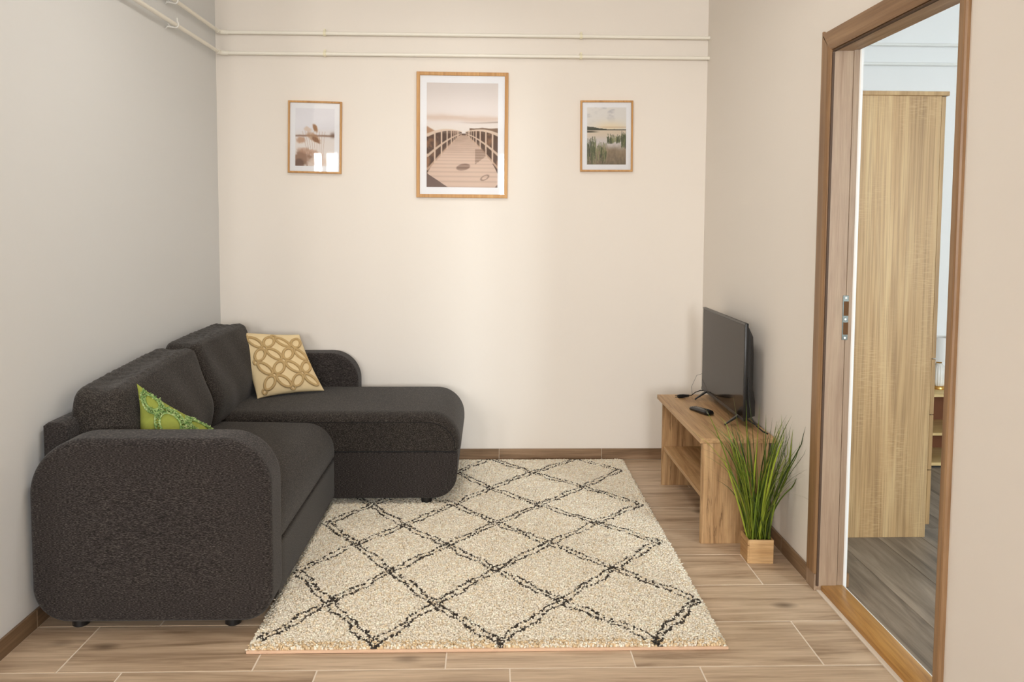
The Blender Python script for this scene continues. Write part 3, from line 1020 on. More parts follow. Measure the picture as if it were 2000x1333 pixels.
me.loops.add(nf * 3); me.polygons.add(nf)
me.loops.foreach_set('vertex_index', tri.ravel().astype(np.int32))
me.polygons.foreach_set('loop_start', np.arange(0, nf * 3, 3, dtype=np.int32))
me.polygons.foreach_set('loop_total', np.full(nf, 3, dtype=np.int32))
me.polygons.foreach_set('use_smooth', np.ones(nf, dtype=bool))
me.update(calc_edges=True)
ca = me.color_attributes.new('tint', 'FLOAT_COLOR', 'POINT')
ca.data.foreach_set('color', cols.astype(np.float32).ravel())
me.materials.append(M_pile)
pile = bpy.data.objects.new('rug_pile', me); C.objects.link(pile); pile.parent = rug
pile['kind'] = 'stuff'

# ------------------------------------------------------------------ corner sofa
sofa = thing('corner_sofa', 'dark charcoal fabric corner sofa with chaise along the left wall', 'sofa', (-1.0, 3.6, 0.0))
def sofa_part(name, data, m, smooth=True, auto=1.0):
    o = mesh_obj(name, data[0], data[1], m, sofa, smooth, auto=None)
    return fix_normals(o)
def seam_ring(parent, prof, r, y, nrm, rad=0.0016, name='seam', sub=None):
    P = resample(prof, 120)
    T = np.roll(P, -1, 0) - np.roll(P, 1, 0); T /= np.linalg.norm(T, axis=1)[:, None]
    Nn = np.stack([T[:, 1], -T[:, 0]], 1)
    Q = P - Nn * r
    pts = [(q[0], y, q[1]) for q in Q]
    if sub is not None:
        pts = [p for p in pts if sub(p)]
        return
    v, f = tube_data(pts, rad, 6, closed=True)
    o = mesh_obj(name, v, f, M_seam, parent, True)
    return o
armP = round_poly([(-1.521, 0.034), (-0.724, 0.034), (-0.724, 0.660), (-1.521, 0.660)], [0.12, 0.10, 0.165, 0.19], 14)
a1 = sofa_part('arm', soft_prism(armP, 2.693, 2.852, 0.026, n=200, ny=10, bulge=0.004, rseg=7), M_cloth)
seam_ring(a1, armP, 0.0225, 2.6965, -1)
armP2 = round_poly([(-1.52, 0.034), (-0.728, 0.034), (-0.728, 0.650), (-1.52, 0.650)], [0.12, 0.10, 0.16, 0.16], 14)
sofa_part('arm', soft_prism(armP2, 4.552, 4.696, 0.024, n=200, ny=10, bulge=0.003, rseg=7), M_cloth)
# back panel against the wall, between the arms
bp = round_poly([(-1.522, 0.08), (-1.44, 0.08), (-1.44, 0.690), (-1.522, 0.690)], [0.01, 0.01, 0.03, 0.012], 5)
sofa_part('back_panel', soft_prism(bp, 2.80, 4.60, 0.01, n=60, ny=8), M_cloth)
# seat base and cushion
sb = round_poly([(-1.44, 0.045), (-0.742, 0.045), (-0.742, 0.243), (-1.44, 0.243)], [0.01, 0.015, 0.006, 0.006], 5)
sofa_part('seat_base', soft_prism(sb, 2.850, 3.915, 0.006, n=90, ny=10), M_cloth2)
def seat_fn(v):
    t = v[:, 2] > 0.3
    f = np.clip((v[:, 1] - 2.85) / 1.05, 0, 1)
    v[:, 2] += t * 0.012 * np.sin(PI * f) * np.clip((v[:, 2] - 0.3) / 0.1, 0, 1)
    return v
sc1 = round_poly([(-1.42, 0.249), (-0.738, 0.249), (-0.738, 0.418), (-1.42, 0.430)], [0.012, 0.012, 0.135, 0.03], 14)
sofa_part('seat_cushion', soft_prism(sc1, 2.852, 3.898, 0.010, n=130, ny=24, fn=seat_fn), M_cloth2)
# chaise
cb = round_poly([(-1.44, 0.046), (-0.155, 0.046), (-0.146, 0.272), (-1.44, 0.272)], [0.01, 0.115, 0.008, 0.008], 14)
chb = sofa_part('chaise_base', soft_prism(cb, 3.900, 4.60, 0.007, n=220, ny=10, rseg=4), M_cloth)
cc = round_poly([(-1.42, 0.278), (-0.134, 0.278), (-0.134, 0.462), (-1.42, 0.462)], [0.01, 0.008, 0.150, 0.03], 16)
def chaise_fn(v):
    s1 = np.clip(1 - (v[:, 1] - 3.896) / 0.075, 0, 1)
    k = 1 - np.sqrt(np.clip(1 - s1 * s1, 0, 1))
    wz = np.clip((v[:, 2] - 0.278) / 0.184, 0, 1)
    wx = np.clip((v[:, 0] + 0.45) / 0.316, 0, 1)
    v[:, 2] -= k * wz * 0.040
    v[:, 0] -= k * wx * 0.026
    return v
chc = sofa_part('chaise_cushion', soft_prism(cc, 3.896, 4.556, 0.006, n=240, ny=70, rseg=4, fn=chaise_fn), M_cloth2)
P = resample(cc, 160)
P = P[(P[:, 1] > 0.284)]
P = np.stack([P[:, 0], np.full(len(P), 3.8965), P[:, 1]], 1)
P[:, 0] -= 0.026 * np.clip((P[:, 0] + 0.45) / 0.316, 0, 1) + 0.001
P[:, 2] -= 0.040 * np.clip((P[:, 2] - 0.278) / 0.184, 0, 1) + 0.002
P = P[P[:, 0] > -1.3]
P = P[np.argsort(np.arctan2(P[:, 2] - 0.30, P[:, 0] + 0.5))]
v, f = tube_data([Vector(p) for p in P], 0.0018, 6)
mesh_obj('seam', v, f, M_seam, chc, True)
# loose back cushions
def back_cushion(y0, y1, seed, top, dx=0.0, tilt=0.015):
    P = round_poly([(-1.475 + dx, 0.44), (-1.258 + dx, 0.425), (-1.222 + dx, 0.56), (-1.318 + dx, top - 0.022), (-1.345 + dx, top - 0.012), (-1.480 + dx, top - 0.004), (-1.505 + dx, 0.60)],
                   [0.05, 0.05, 0.14, 0.016, 0.02, 0.035, 0.1], 8)
    r = np.random.default_rng(seed)
    ph = r.uniform(0, 6, 8)
    cx, cz = -1.37 + dx, 0.60
    def fn(v):
        y = v[:, 1].copy(); f = np.clip((y - y0) / (y1 - y0), 0, 1)
        d = np.minimum(y - y0, y1 - y)
        s1 = np.clip(1 - d / 0.095, 0, 1)
        k = 1 - np.sqrt(np.clip(1 - s1 ** 2.4, 0, 1))
        topw = np.clip((v[:, 2] - 0.55) / 0.2, 0, 1)
        v[:, 0] += (cx - v[:, 0]) * k * 0.30
        v[:, 2] += (cz - v[:, 2]) * k * 0.42 * topw
        v[:, 2] += topw * (f - 0.55) * tilt
        topm = np.clip((v[:, 2] - (top - 0.10)) / 0.08, 0, 1) * (v[:, 0] < -1.335 + dx)
        wr = np.sin(y * 150 + v[:, 0] * 130 + 3 * np.sin(y * 13) + ph[0]) * 0.6 + np.sin(y * 83 - v[:, 0] * 60 + ph[5]) * 0.4
        v[:, 2] += topm * 0.0030 * wr * (0.35 + 0.65 * np.sin(y * 9 + ph[1]) ** 2)
        v[:, 2] -= topm * 0.012 * np.sin(np.clip((v[:, 0] + 1.48 - dx) / 0.135, 0, 1) * PI)
        fr = np.clip((v[:, 0] - (-1.36 + dx)) / 0.08, 0, 1)
        v[:, 0] += fr * (0.007 * np.sin(y * 7 + v[:, 2] * 9 + ph[2]) + 0.003 * np.sin(y * 23 + v[:, 2] * 14 + ph[3]))
        v[:, 1] += 0.006 * np.sin(v[:, 2] * 16 + ph[4]) * np.clip(np.abs(f - 0.5) * 2, 0, 1)
        v[:, 0] = np.maximum(v[:, 0], -1.524)
        return v
    return sofa_part('back_cushion', soft_prism(P, y0, y1, 0.012, n=190, ny=130, bulge=0.018, bulge_side=0.004, rseg=4, fn=fn), M_cloth2)
back_cushion(2.895, 3.725, 3, 0.812, 0.0, 0.045)
back_cushion(3.735, 4.515, 8, 0.838, -0.005, 0.012)
for x, y, b in ((-0.874, 2.76, 0.0), (-1.391, 2.76, 0.0), (-0.301, 3.950, 0.008), (-0.30, 4.52, 0.008), (-1.40, 4.60, 0.0)):
    v, f = lathe_data(x, y, [(0.022, b), (0.027, b + 0.004), (0.027, 0.046), (0.030, 0.050)], 20)
    mesh_obj('leg', v, f, M_black, sofa, True, auto=0.6)

# ------------------------------------------------------------------ throw pillows
def pillow_surface(cs, thick, pinch=0.065, side=1):
    """cs: corners BL, BR, TR, TL (world).  returns function (u,v,off)->point"""
    BL, BR, TR, TL = [np.array(c, float) for c in cs]
    nrm = np.cross(BR - BL + TR - TL, TL - BL + TR - BR); nrm /= np.linalg.norm(nrm)
    def at(u, v, off=0.0, s=side):
        pu = u * (1 - pinch * (1 - v * v) * np.abs(u) ** 3)
        pv = v * (1 - pinch * (1 - u * u) * np.abs(v) ** 3)
        a, b = (pu + 1) / 2, (pv + 1) / 2
        p = (BL * ((1 - a) * (1 - b))[..., None] + BR * (a * (1 - b))[..., None] + TR * (a * b)[..., None] + TL * ((1 - a) * b)[..., None])
        h = thick * (np.clip(1 - u * u, 0, 1) ** 0.45) * (np.clip(1 - v * v, 0, 1) ** 0.45)
        h = h * (1 + 0.05 * np.sin(5 * u + 3 * v) + 0.04 * np.sin(9 * v - 4 * u))
        return p + nrm * (s * (h + off))[..., None]
    return at

def pillow(name, label, cs, thick, m, base_loc, n=46, pinch=0.065):
    t = thing(name, label, 'cushion', base_loc)
    at = pillow_surface(cs, thick, pinch)
    g = np.sin(np.linspace(-1, 1, n) * PI / 2)
    u, v = np.meshgrid(g, g)
    A = at(u, v).reshape(-1, 3); B = at(u, v, 0.0, -1).reshape(-1, 3)
    idx = np.arange(n * n).reshape(n, n)
    f1 = np.stack([idx[:-1, :-1], idx[:-1, 1:], idx[1:, 1:], idx[1:, :-1]], -1).reshape(-1, 4)
    f2 = f1[:, ::-1] + n * n
    rim = np.r_[idx[0, :], idx[1:, -1], idx[-1, -2::-1], idx[-2:0:-1, 0]]
    k = len(rim)
    faces = [tuple(f) for f in f1] + [tuple(f) for f in f2]
    o = mesh_obj('cover', np.r_[A, B], faces, m, t, True)
    bm = bmesh.new(); bm.from_mesh(o.data)
    bmesh.ops.remove_doubles(bm, verts=bm.verts, dist=1e-5)
    bmesh.ops.recalc_face_normals(bm, faces=bm.faces)
    bm.to_mesh(o.data); bm.free()
    o.data.polygons.foreach_set('use_smooth', [True] * len(o.data.polygons))
    return t, at

BE = [(-1.198, 4.235, 0.462), (-0.885, 4.395, 0.472), (-1.045, 4.525, 0.758), (-1.372, 4.420, 0.790)]
t, at = pillow('throw_pillow', 'beige throw pillow with raised ring embroidery on the chaise end', BE, 0.055, M_beige, (-1.06, 4.32, 0.462))
# interlaced petal rings, raised cord: ovals meeting at nodes laid out diagonally
parts = []
def oval(at, cu, cv, ang, la, lb, rad, off=0.003, n=26, jitter=0.0, m=6):
    q = np.linspace(0, 2 * PI, n, endpoint=False)
    x, y = la * np.cos(q), lb * np.sin(q)
    u = cu + x * math.cos(ang) - y * math.sin(ang); v = cv + x * math.sin(ang) + y * math.cos(ang)
    if (np.abs(u).max() > 0.97) or (np.abs(v).max() > 0.97):
        ok = (np.abs(u) < 0.95) & (np.abs(v) < 0.95)
        if ok.sum() < 5: return None
        sh = np.argmin(ok) if not ok.all() else 0
        u, v, ok = np.roll(u, -sh), np.roll(v, -sh), np.roll(ok, -sh)
        idx = np.where(ok)[0]
        P = at(u[idx], v[idx], off)
        return tube_data([Vector(p) for p in P], rad, m)
    P = at(u, v, off)
    return tube_data([Vector(p) for p in P], rad, m, closed=True)
s = 0.42
for i in range(-4, 5):
    for j in range(-4, 5):
        if (i + j) % 2: continue
        cu, cv = i * s + 0.08, j * s - 0.05
        d = oval(at, cu, cv, 0, 0.065, 0.065, 0.0055)
        if d and abs(cu) < 0.9 and abs(cv) < 0.9: parts.append(d)
        for a in (PI / 4, 3 * PI / 4):
            mu, mv = cu + math.cos(a) * s * 0.707, cv + math.sin(a) * s * 0.707
            if abs(mu) > 0.95 or abs(mv) > 0.95: continue
            d = oval(at, mu, mv, a, 0.225, 0.125, 0.0072)
            if d: parts.append(d)
v, f = join_data(parts)
mesh_obj('ring_embroidery', v, f, M_cord, t, True)

GR = [(-1.275, 2.905, 0.455), (-0.985, 2.905, 0.440), (-0.965, 3.120, 0.545), (-1.290, 3.010, 0.785)]
t, at = pillow('throw_pillow', 'green throw pillow with tufted ring embroidery behind the near sofa arm', GR, 0.055, M_green, (-1.16, 2.98, 0.44), 46, 0.13)
parts = []
r = np.random.default_rng(4)
for (cu, cv, ru, rv) in ((-0.28, 0.35, 0.22, 0.28), (0.32, 0.12, 0.22, 0.28), (-0.70, 0.72, 0.16, 0.18), (0.30, 0.70, 0.20, 0.18), (0.75, 0.42, 0.15, 0.2), (-0.3, -0.35, 0.22, 0.26), (0.3, -0.5, 0.22, 0.26)):
    for k in range(210):
        q = r.uniform(0, 2 * PI); rr = r.uniform(1.0, 1.6)
        u, v = cu + ru * rr * math.cos(q), cv + rv * rr * math.sin(q)
        if abs(u) > 0.95 or abs(v) > 0.95: continue
        p = Vector(at(np.array(u), np.array(v), 0.0)); p2 = Vector(at(np.array(u), np.array(v), r.uniform(0.006, 0.012)))
        p3 = p2 + Vector((r.normal(0, 0.004), r.normal(0, 0.004), r.normal(0, 0.003)))
        parts.append(tube_data([p, (p + p2) / 2 + Vector((r.normal(0, 0.001), 0, 0)), p3], [0.0028, 0.003, 0.0012], 5))
    for k in range(2):
        d = oval(at, cu, cv, 0, ru * (1.0 + 0.5 * k), rv * (1.0 + 0.5 * k), 0.0035)
        if d: parts.append(d)
v, f = join_data(parts)
mesh_obj('tufted_embroidery', v, f, M_tuft, t, True)

# ------------------------------------------------------------------ television stand
SX0, SX1, SY0, SY1, SZ = 0.908, 1.236, 3.430, 4.333, 0.463
st = thing('tv_stand', 'low oak-look television stand with open shelf by the right wall', 'tv stand', (1.07, 3.88, 0.0))
box('top_board', SX0, SX1, SY0, SY1, SZ - 0.022, SZ, M_stand_y, st, 0.0012, 1)
box('side_panel', 0.918, 1.206, 3.433, 3.455, 0.0, SZ - 0.022, M_stand, st, 0.001, 1)
box('side_panel', 0.918, 1.206, 4.228, 4.250, 0.0, SZ - 0.022, M_stand, st, 0.001, 1)
box('shelf', 0.926, 1.200, 3.455, 4.228, 0.190, 0.208, M_stand_y, st, 0.001, 1)
box('back_panel', 1.186, 1.200, 3.455, 4.228, 0.208, SZ - 0.022, M_stand_y, st, 0.001, 1)

# television
tv = thing('television', 'black flat-screen television on the oak-look stand', 'television', (1.145, 3.94, SZ))
TY0, TY1, TZ0, TZ1, TX = 3.585, 4.303, 0.498, 0.940, 1.140
box('bezel', TX, TX + 0.016, TY0, TY1, TZ0, TZ1, M_black, tv, 0.003, 2)
for a in ((TY0 + 0.0005, TY1 - 0.0005, TZ1 - 0.008, TZ1 - 0.0005), (TY0 + 0.0005, TY1 - 0.0005, TZ0 + 0.0005, TZ0 + 0.014)):
    box('bezel_trim', TX - 0.0016, TX + 0.002, a[0], a[1], a[2], a[3], M_bezel, tv, 0.0005, 1)
box('screen', TX - 0.0006, TX + 0.004, TY0 + 0.008, TY1 - 0.008, TZ0 + 0.015, TZ1 - 0.010, M_screen, tv)
# rear housing with sloping top and flaring base
prof = [(TX + 0.016, 0.925), (TX + 0.028, 0.915), (TX + 0.046, 0.875), (TX + 0.050, 0.80), (TX + 0.050, 0.64), (TX + 0.062, 0.58), (TX + 0.062, 0.515), (TX + 0.016, 0.503)]
vs, fs = [], []
for y, k in ((TY0 + 0.012, 0.0), (TY0 + 0.03, 1.0), (TY1 - 0.03, 1.0), (TY1 - 0.012, 0.0)):
    for x, z in prof:
        vs.append((TX + 0.016 + (x - TX - 0.016) * (0.45 + 0.55 * k), y, z))
n = len(prof)
for i in range(3):
    for j in range(n):
        fs.append((i * n + j, i * n + (j + 1) % n, (i + 1) * n + (j + 1) % n, (i + 1) * n + j))
fs += [tuple(range(n)), tuple(range(4 * n - 1, 3 * n - 1, -1))]
fix_normals(mesh_obj('rear_housing', vs, fs, M_black, tv, False))
for y in (3.665, 4.205):
    bm = bmesh.new()
    for x1 in (1.077, 1.218):
        a = Vector((TX + 0.008, y, 0.508)); b = Vector((x1, y - 0.01, SZ + 0.002))
        d = (b - a).normalized()
        t2 = bmesh.new(); bmesh.ops.create_cube(t2, size=1.0)
        for vv in t2.verts:
            f = vv.co.x + 0.5
            p = a.lerp(b, f)
            wd = 0.020 * (1 - 0.55 * f); hh = 0.012 * (1 - 0.5 * f)
            vv.co = p + Vector((0, vv.co.y * wd, vv.co.z * hh + hh * 0.3))
        bm_add(bm, t2)
    from_bm('stand_foot', bm, M_black, tv)
# cables
cb1 = tube('television_cable', [(1.158, 3.588, 0.700), (1.160, 3.580, 0.64), (1.162, 3.575, 0.58), (1.170, 3.565, 0.52), (1.190, 3.545, 0.485), (1.208, 3.52, 0.470), (1.220, 3.49, 0.4672)], 0.0035, M_rubber, None, 8, loc=(1.2, 3.58, 0.465))
props(cb1, label='black cable hanging down behind the near edge of the television', category='cable')
pl = thing('power_plug', 'small black plug and cord on the far corner of the stand', 'plug', (1.02, 4.245, SZ))
P1, P2 = Vector((0.998, 4.238, SZ + 0.010)), Vector((1.040, 4.250, SZ + 0.010))
tube('plug_body', [P1, P1.lerp(P2, 0.2), P1.lerp(P2, 0.7), P2, P2 + Vector((0.02, 0.005, 0.0))], [0.0085, 0.010, 0.010, 0.008, 0.006], M_black, pl, 12)
for dz in (-0.004, 0.004):
    tube('plug_pin', [P1 + Vector((0, 0, dz)), P1 + Vector((-0.016, -0.004, dz))], 0.0018, M_metal, pl, 8)
tube('cord', [P2 + Vector((0.018, 0.005, 0)), (1.075, 4.262, SZ + 0.010), (1.10, 4.275, SZ + 0.024), (1.13, 4.285, SZ + 0.032), (1.165, 4.29, SZ + 0.03), (1.19, 4.29, SZ + 0.05)], 0.0024, M_rubber, pl, 8)
ac = tube('antenna_wire', [(1.20, 4.28, 0.60), (1.175, 4.33, 0.585), (1.13, 4.37, 0.56), (1.10, 4.36, 0.50), (1.095, 4.32, SZ + 0.001)], 0.0009, M_metal, None, 6, loc=(1.1, 4.33, SZ))
props(ac, label='thin grey wire looping out behind the far edge of the television', category='wire')

# remote control
rc = thing('remote_control', 'black remote control lying on the stand in front of the television', 'remote control', (1.034, 3.905, SZ))
ra, rb = Vector((1.006, 3.985, SZ + 0.001)), Vector((1.066, 3.838, SZ + 0.001))
dr_ = (rb - ra); ln = dr_.length; dr_.normalize(); nn = Vector((-dr_.y, dr_.x, 0))
outl = round_poly([(0, -0.019), (ln, -0.024), (ln, 0.024), (0, 0.019)], [0.015, 0.016, 0.016, 0.015], 6)
O = resample(outl, 40)
ce = O.mean(0)
vs = []
for f, z in ((0.85, 0.0), (1.0, 0.004), (1.0, 0.012), (0.93, 0.018), (0.75, 0.0215), (0.4, 0.023)):
    for p in O:
        q = ce + (p - ce) * f
        zz = z * (0.75 + 0.35 * (q[0] / ln))
        pt = ra + dr_ * float(q[0]) + nn * float(q[1])
        vs.append((pt.x, pt.y, pt.z + zz))
n = 40
fs = [(i * n + j, i * n + (j + 1) % n, (i + 1) * n + (j + 1) % n, (i + 1) * n + j) for i in range(5) for j in range(n)]
fs += [tuple(range(n)), tuple(5 * n + j for j in range(n))]
fix_normals(mesh_obj('body', vs, fs, mat('remote_plastic', srgb(20, 18, 18), 0.22, spec=0.6), rc, True))
M_btn = mat('remote_buttons', srgb(58, 58, 60), 0.4)
for k in range(6):
    for j in (-1, 0, 1):
        p = ra + dr_ * (0.025 + k * 0.019) + nn * (j * 0.010)
        zt = 0.0215 * (0.75 + 0.35 * ((0.025 + k * 0.019) / ln))
        v, f = lathe_data(p.x, p.y, [(0.0032, p.z + zt - 0.004), (0.0032, p.z + zt + 0.0008), (0.002, p.z + zt + 0.0014)], 8)
        mesh_obj('button', v, f, M_btn, rc, True)

# ------------------------------------------------------------------ potted artificial grass
gp = thing('potted_grass', 'tall green artificial grass in a small square pine planter', 'plant', (1.112, 3.275, 0.0))
px0, px1, py0, py1, ph_ = 1.058, 1.164, 3.222, 3.328, 0.098
lx_ = Vector((1, 0.13, 0)).normalized(); 
def prot(x, y, a=-0.03):
    cx, cyy = 1.111, 3.275
    dx, dy = x - cx, y - cyy
    return (cx + dx * math.cos(a) - dy * math.sin(a), cyy + dx * math.sin(a) + dy * math.cos(a))
pt = None
def wallbox(name, x0, x1, y0, y1, z0, z1, m):
    bm = bmesh.new(); bm_box(bm, x0, x1, y0, y1, z0, z1, 0.0008, 1)
    for v in bm.verts:
        a, b = prot(v.co.x, v.co.y); v.co.x, v.co.y = a, b
    return from_bm(name, bm, m, gp)
wt = 0.007
wallbox('planter_board', px0 + wt, px1, py0, py0 + wt, 0.0, ph_, M_pine)
wallbox('planter_board', px0 + wt, px1, py1 - wt, py1, 0.0, ph_, M_pine)
M_pine_y = wood('planter_pine_side', srgb(206, 168, 120), srgb(186, 146, 98), srgb(160, 118, 74), 1, rough=0.6, broad=45, fine=200, along=2.5, b=0.06, fine_mix=0.3)
wallbox('planter_board', px0, px0 + wt, py0, py1, 0.0, ph_ - 0.024, M_pine_y)
wallbox('planter_board', px0, px0 + wt, py0, py1, ph_ - 0.022, ph_, M_pine_y)
wallbox('planter_board', px1 - wt + 0.0005, px1 + 0.0005, py0 + wt, py1 - wt, 0.0, ph_, M_pine_y)
wallbox('foam', px0 + wt, px1 - wt, py0 + wt, py1 - wt, 0.002, ph_ - 0.016, M_soil)
def blade(base, lean_az, lean, height, width, curl, twist, name='grass_blade', mm=None):
    n = 10
    vs, fs = [], []
    d = Vector((math.cos(lean_az), math.sin(lean_az), 0))
    side = Vector((-math.sin(lean_az + twist), math.cos(lean_az + twist), 0))
    dep = side.cross(Vector((0, 0, 1)))
    for i in range(n + 1):
        f = i / n
        out = lean * f * height + curl * f ** 2.6 * height
        z = height * (f - (curl * 0.55 + lean * 0.25) * f ** 3)
        p = Vector(base) + d * out + Vector((0, 0, z))
        wv = width * (0.75 + 0.5 * f) * (1 - f ** 3) + 0.0004
        p.x = min(p.x, XR - 0.004)
        if p.z < 0.48: p.y = min(p.y, 3.420)
        vs += [p - side * wv / 2, p + dep * wv * 0.28, p + side * wv / 2]
    for i in range(n):
        a = i * 3
        fs += [(a, a + 1, a + 4, a + 3), (a + 1, a + 2, a + 5, a + 4)]
    return mesh_obj(name, vs, fs, mm or M_grass, gp, True)
r = random.Random(21)
for k in range(132):
    bx = r.uniform(px0 + 0.012, px1 - 0.012); by = r.uniform(py0 + 0.012, py1 - 0.012)
    az = math.atan2(by - 3.275, bx - 1.111) + r.gauss(0, 0.7)
    if r.random() < 0.35: az = r.choice([0.0, PI]) + r.gauss(0, 0.5)
    h = r.uniform(0.38, 0.62) if r.random() < 0.75 else r.uniform(0.22, 0.38)
    blade((bx, by, ph_ - 0.02), az, r.uniform(0.02, 0.30), h, r.uniform(0.0044, 0.0092), min(0.5, abs(r.gauss(0, 0.16))), r.uniform(-1.2, 1.2))
M_tendril = mat('grass_tendril', srgb(120, 112, 44), 0.6)
for k in range(22):
    bx = r.uniform(px0 + 0.02, px1 - 0.02); by = r.uniform(py0 + 0.02, py1 - 0.02)
    az = r.choice([PI, PI, 0.3, -0.4, -1.5]) + r.gauss(0, 0.5)
    blade((bx, by, ph_ - 0.02), az, r.uniform(0.1, 0.25), r.uniform(0.40, 0.56), 0.0014, r.uniform(0.25, 0.6), 0.3, 'tendril', M_tendril)

# ------------------------------------------------------------------ bedroom furniture
wd = thing('wardrobe', 'tall sand-oak wardrobe seen through the doorway', 'wardrobe', (1.65, 3.9, 0.0))
wx0, wx1, wy0, wy1, wz = XB0 + 0.026, 1.934, 3.492, 4.292, 1.932
box('side_panel', wx0, wx1, wy0, wy0 + 0.018, 0.0, wz, M_sonoma, wd, 0.001, 1)
box('side_panel', wx0, wx1, wy1 - 0.018, wy1, 0.0, wz, M_sonoma, wd, 0.001, 1)
box('top_board', wx0, wx1 + 0.028, wy0 - 0.010, wy1 + 0.01, wz, wz + 0.018, M_sonoma_edge, wd, 0.001, 1)
box('bottom_board', wx0 + 0.004, wx1 - 0.002, wy0 + 0.018, wy1 - 0.018, 0.055, 0.073, M_sonoma_edge, wd)
box('back_board', wx0, wx0 + 0.004, wy0 + 0.018, wy1 - 0.018, 0.07, wz, M_sonoma_edge, wd)
box('plinth', wx1 - 0.04, wx1 - 0.024, wy0 + 0.018, wy1 - 0.018, 0.0, 0.055, M_sonoma_edge, wd)
ym = (wy0 + wy1) / 2
for a, b in ((wy0 + 0.001, ym - 0.0015), (ym + 0.0015, wy1 - 0.001)):
    d = box('door', wx1 + 0.001, wx1 + 0.019, a, b, 0.80, wz - 0.003, M_sonoma_edge, wd, 0.001, 1)
    hy = b - 0.05 if a < ym - 0.1 else a + 0.05
    tube('handle', [(wx1 + 0.019, hy, 1.16), (wx1 + 0.040, hy, 1.165), (wx1 + 0.040, hy, 1.295), (wx1 + 0.019, hy, 1.30)], 0.004, M_metal, d, 8)
for k in range(3):
    z0 = 0.058 + k * 0.247
    d = box('drawer', wx1 + 0.001, wx1 + 0.019, wy0 + 0.001, wy1 - 0.001, z0, z0 + 0.2435, M_sonoma_edge, wd, 0.001, 1)
    for hy in (wy0 + 0.2, wy1 - 0.2):
        tube('knob', [(wx1 + 0.019, hy, z0 + 0.12), (wx1 + 0.030, hy, z0 + 0.12), (wx1 + 0.034, hy, z0 + 0.12), (wx1 + 0.040, hy, z0 + 0.12)], [0.004, 0.004, 0.010, 0.009], M_metal, d, 10)

ns = thing('nightstand', 'pale wooden open nightstand with a shelf behind the wardrobe', 'nightstand', (2.62, 4.66, 0.0))
nx0, nx1, ny0, ny1, nz = 2.32, 2.86, 4.510, 4.835, 0.428
box('top_board', nx0, nx1, ny0, ny1, nz - 0.018, nz, M_night, ns, 0.001, 1)
box('side_panel', nx0, nx0 + 0.018, ny0, ny1, 0.03, nz - 0.018, M_night, ns, 0.001, 1)
box('side_panel', nx1 - 0.018, nx1, ny0, ny1, 0.03, nz - 0.018, M_night, ns, 0.001, 1)
box('shelf', nx0 + 0.018, nx1 - 0.018, ny0, ny1 - 0.01, 0.188, 0.204, M_night, ns, 0.001, 1)
box('bottom_board', nx0, nx1, ny0, ny1, 0.014, 0.032, M_night, ns, 0.001, 1)
box('back_panel', nx0 + 0.018, nx1 - 0.018, ny1 - 0.01, ny1 - 0.004, 0.032, nz - 0.018, mat('nightstand_back', srgb(120, 70, 36), 0.7), ns)
box('plinth', nx0 + 0.02, nx1 - 0.02, ny0 + 0.02, ny1 - 0.02, 0.0, 0.014, M_black, ns)

lp = thing('table_lamp', 'small ribbed glass table lamp with brass foot and white shade', 'lamp', (2.628, 4.66, nz))
lx0, ly0 = 2.625, 4.66
v, f = lathe_data(lx0, ly0, [(0.036, nz), (0.040, nz + 0.004), (0.038, nz + 0.012), (0.030, nz + 0.018)], 32)
mesh_obj('lamp_foot', v, f, M_gold, lp, True, auto=0.6)
vs, fs = [], []
prof = [(0.026, 0.018), (0.034, 0.024), (0.039, 0.045), (0.040, 0.075), (0.038, 0.105), (0.030, 0.130), (0.018, 0.146), (0.014, 0.152)]
n = 72
for rr, z in prof:
    for j in range(n):
        q = 2 * PI * j / n
        r2 = rr * (1 + 0.045 * math.cos(18 * q))
        vs.append((lx0 + r2 * math.cos(q), ly0 + r2 * math.sin(q), nz + z))
fs = [(i * n + j, i * n + (j + 1) % n, (i + 1) * n + (j + 1) % n, (i + 1) * n + j) for i in range(len(prof) - 1) for j in range(n)]
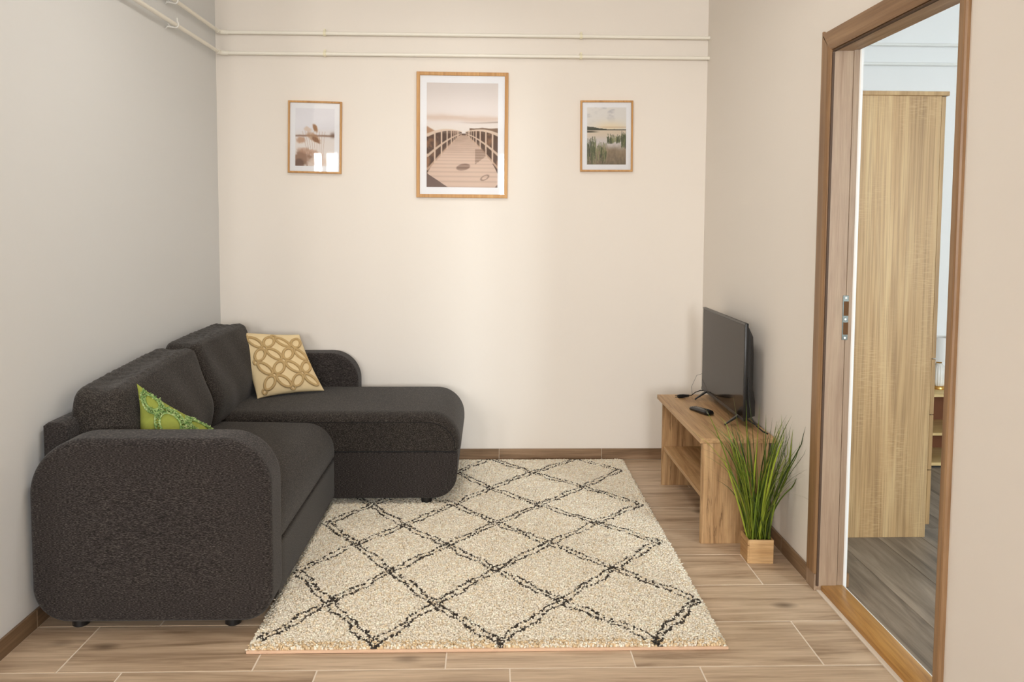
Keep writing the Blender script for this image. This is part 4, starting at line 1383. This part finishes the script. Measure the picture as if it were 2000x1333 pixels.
fs += [tuple(range(n - 1, -1, -1)), tuple((len(prof) - 1) * n + j for j in range(n))]
mesh_obj('lamp_body', vs, fs, M_lampglass, lp, True)
v, f = lathe_data(lx0, ly0, [(0.015, nz + 0.152), (0.016, nz + 0.154), (0.016, nz + 0.168), (0.010, nz + 0.172), (0.008, nz + 0.20)], 24)
mesh_obj('lamp_neck', v, f, M_gold, lp, True, auto=0.6)
n = 40
vs, fs = [], []
for rr, z in ((0.078, 0.168), (0.064, 0.305), (0.0625, 0.305), (0.0765, 0.168)):
    for j in range(n):
        q = 2 * PI * j / n
        vs.append((lx0 + 0.008 + rr * math.cos(q), ly0 + rr * math.sin(q), nz + z))
for i in range(4):
    for j in range(n):
        i2 = (i + 1) % 4
        fs.append((i * n + j, i * n + (j + 1) % n, i2 * n + (j + 1) % n, i2 * n + j))
fix_normals(mesh_obj('lamp_shade', vs, fs, M_shade, lp, True, auto=0.8))
tube('cord', [(lx0 + 0.035, ly0 + 0.01, nz + 0.006), (2.685, 4.69, nz + 0.004), (2.70, 4.74, nz + 0.006), (2.71, 4.80, nz + 0.03), (2.74, 4.842, nz + 0.01), (2.78, 4.844, nz - 0.05)], 0.0025, M_rubber, lp, 8)

# pipes on the bedroom wall
for z, lab in ((2.437, 'upper white pipe on the bedroom wall above the wardrobe'), (2.325, 'lower white pipe on the bedroom wall above the wardrobe')):
    o = tube('bedroom_pipe', [(XB0 + 0.01, YBB - 0.03, z), (2.8, YBB - 0.03, z), (XB1, YBB - 0.03, z)], 0.0095, M_white, None, 14, loc=(2.5, YBB - 0.03, z))
    props(o, label=lab, category='pipe', group='pipes on the bedroom wall')

# made-up fitting for the added ceiling fill light, out of view (living room)
v, f = lathe_data(-0.25, 2.9, [(0.20, 2.950), (0.23, 2.946), (0.235, 2.938), (0.228, 2.933)], 40)
o = mesh_obj('added_fill_fitting', v, f, M_white, None, True, loc=(-0.25, 2.9, 2.95), auto=0.6)
props(o, label='flat round white fitting of the added fill light in the living room', category='lamp')
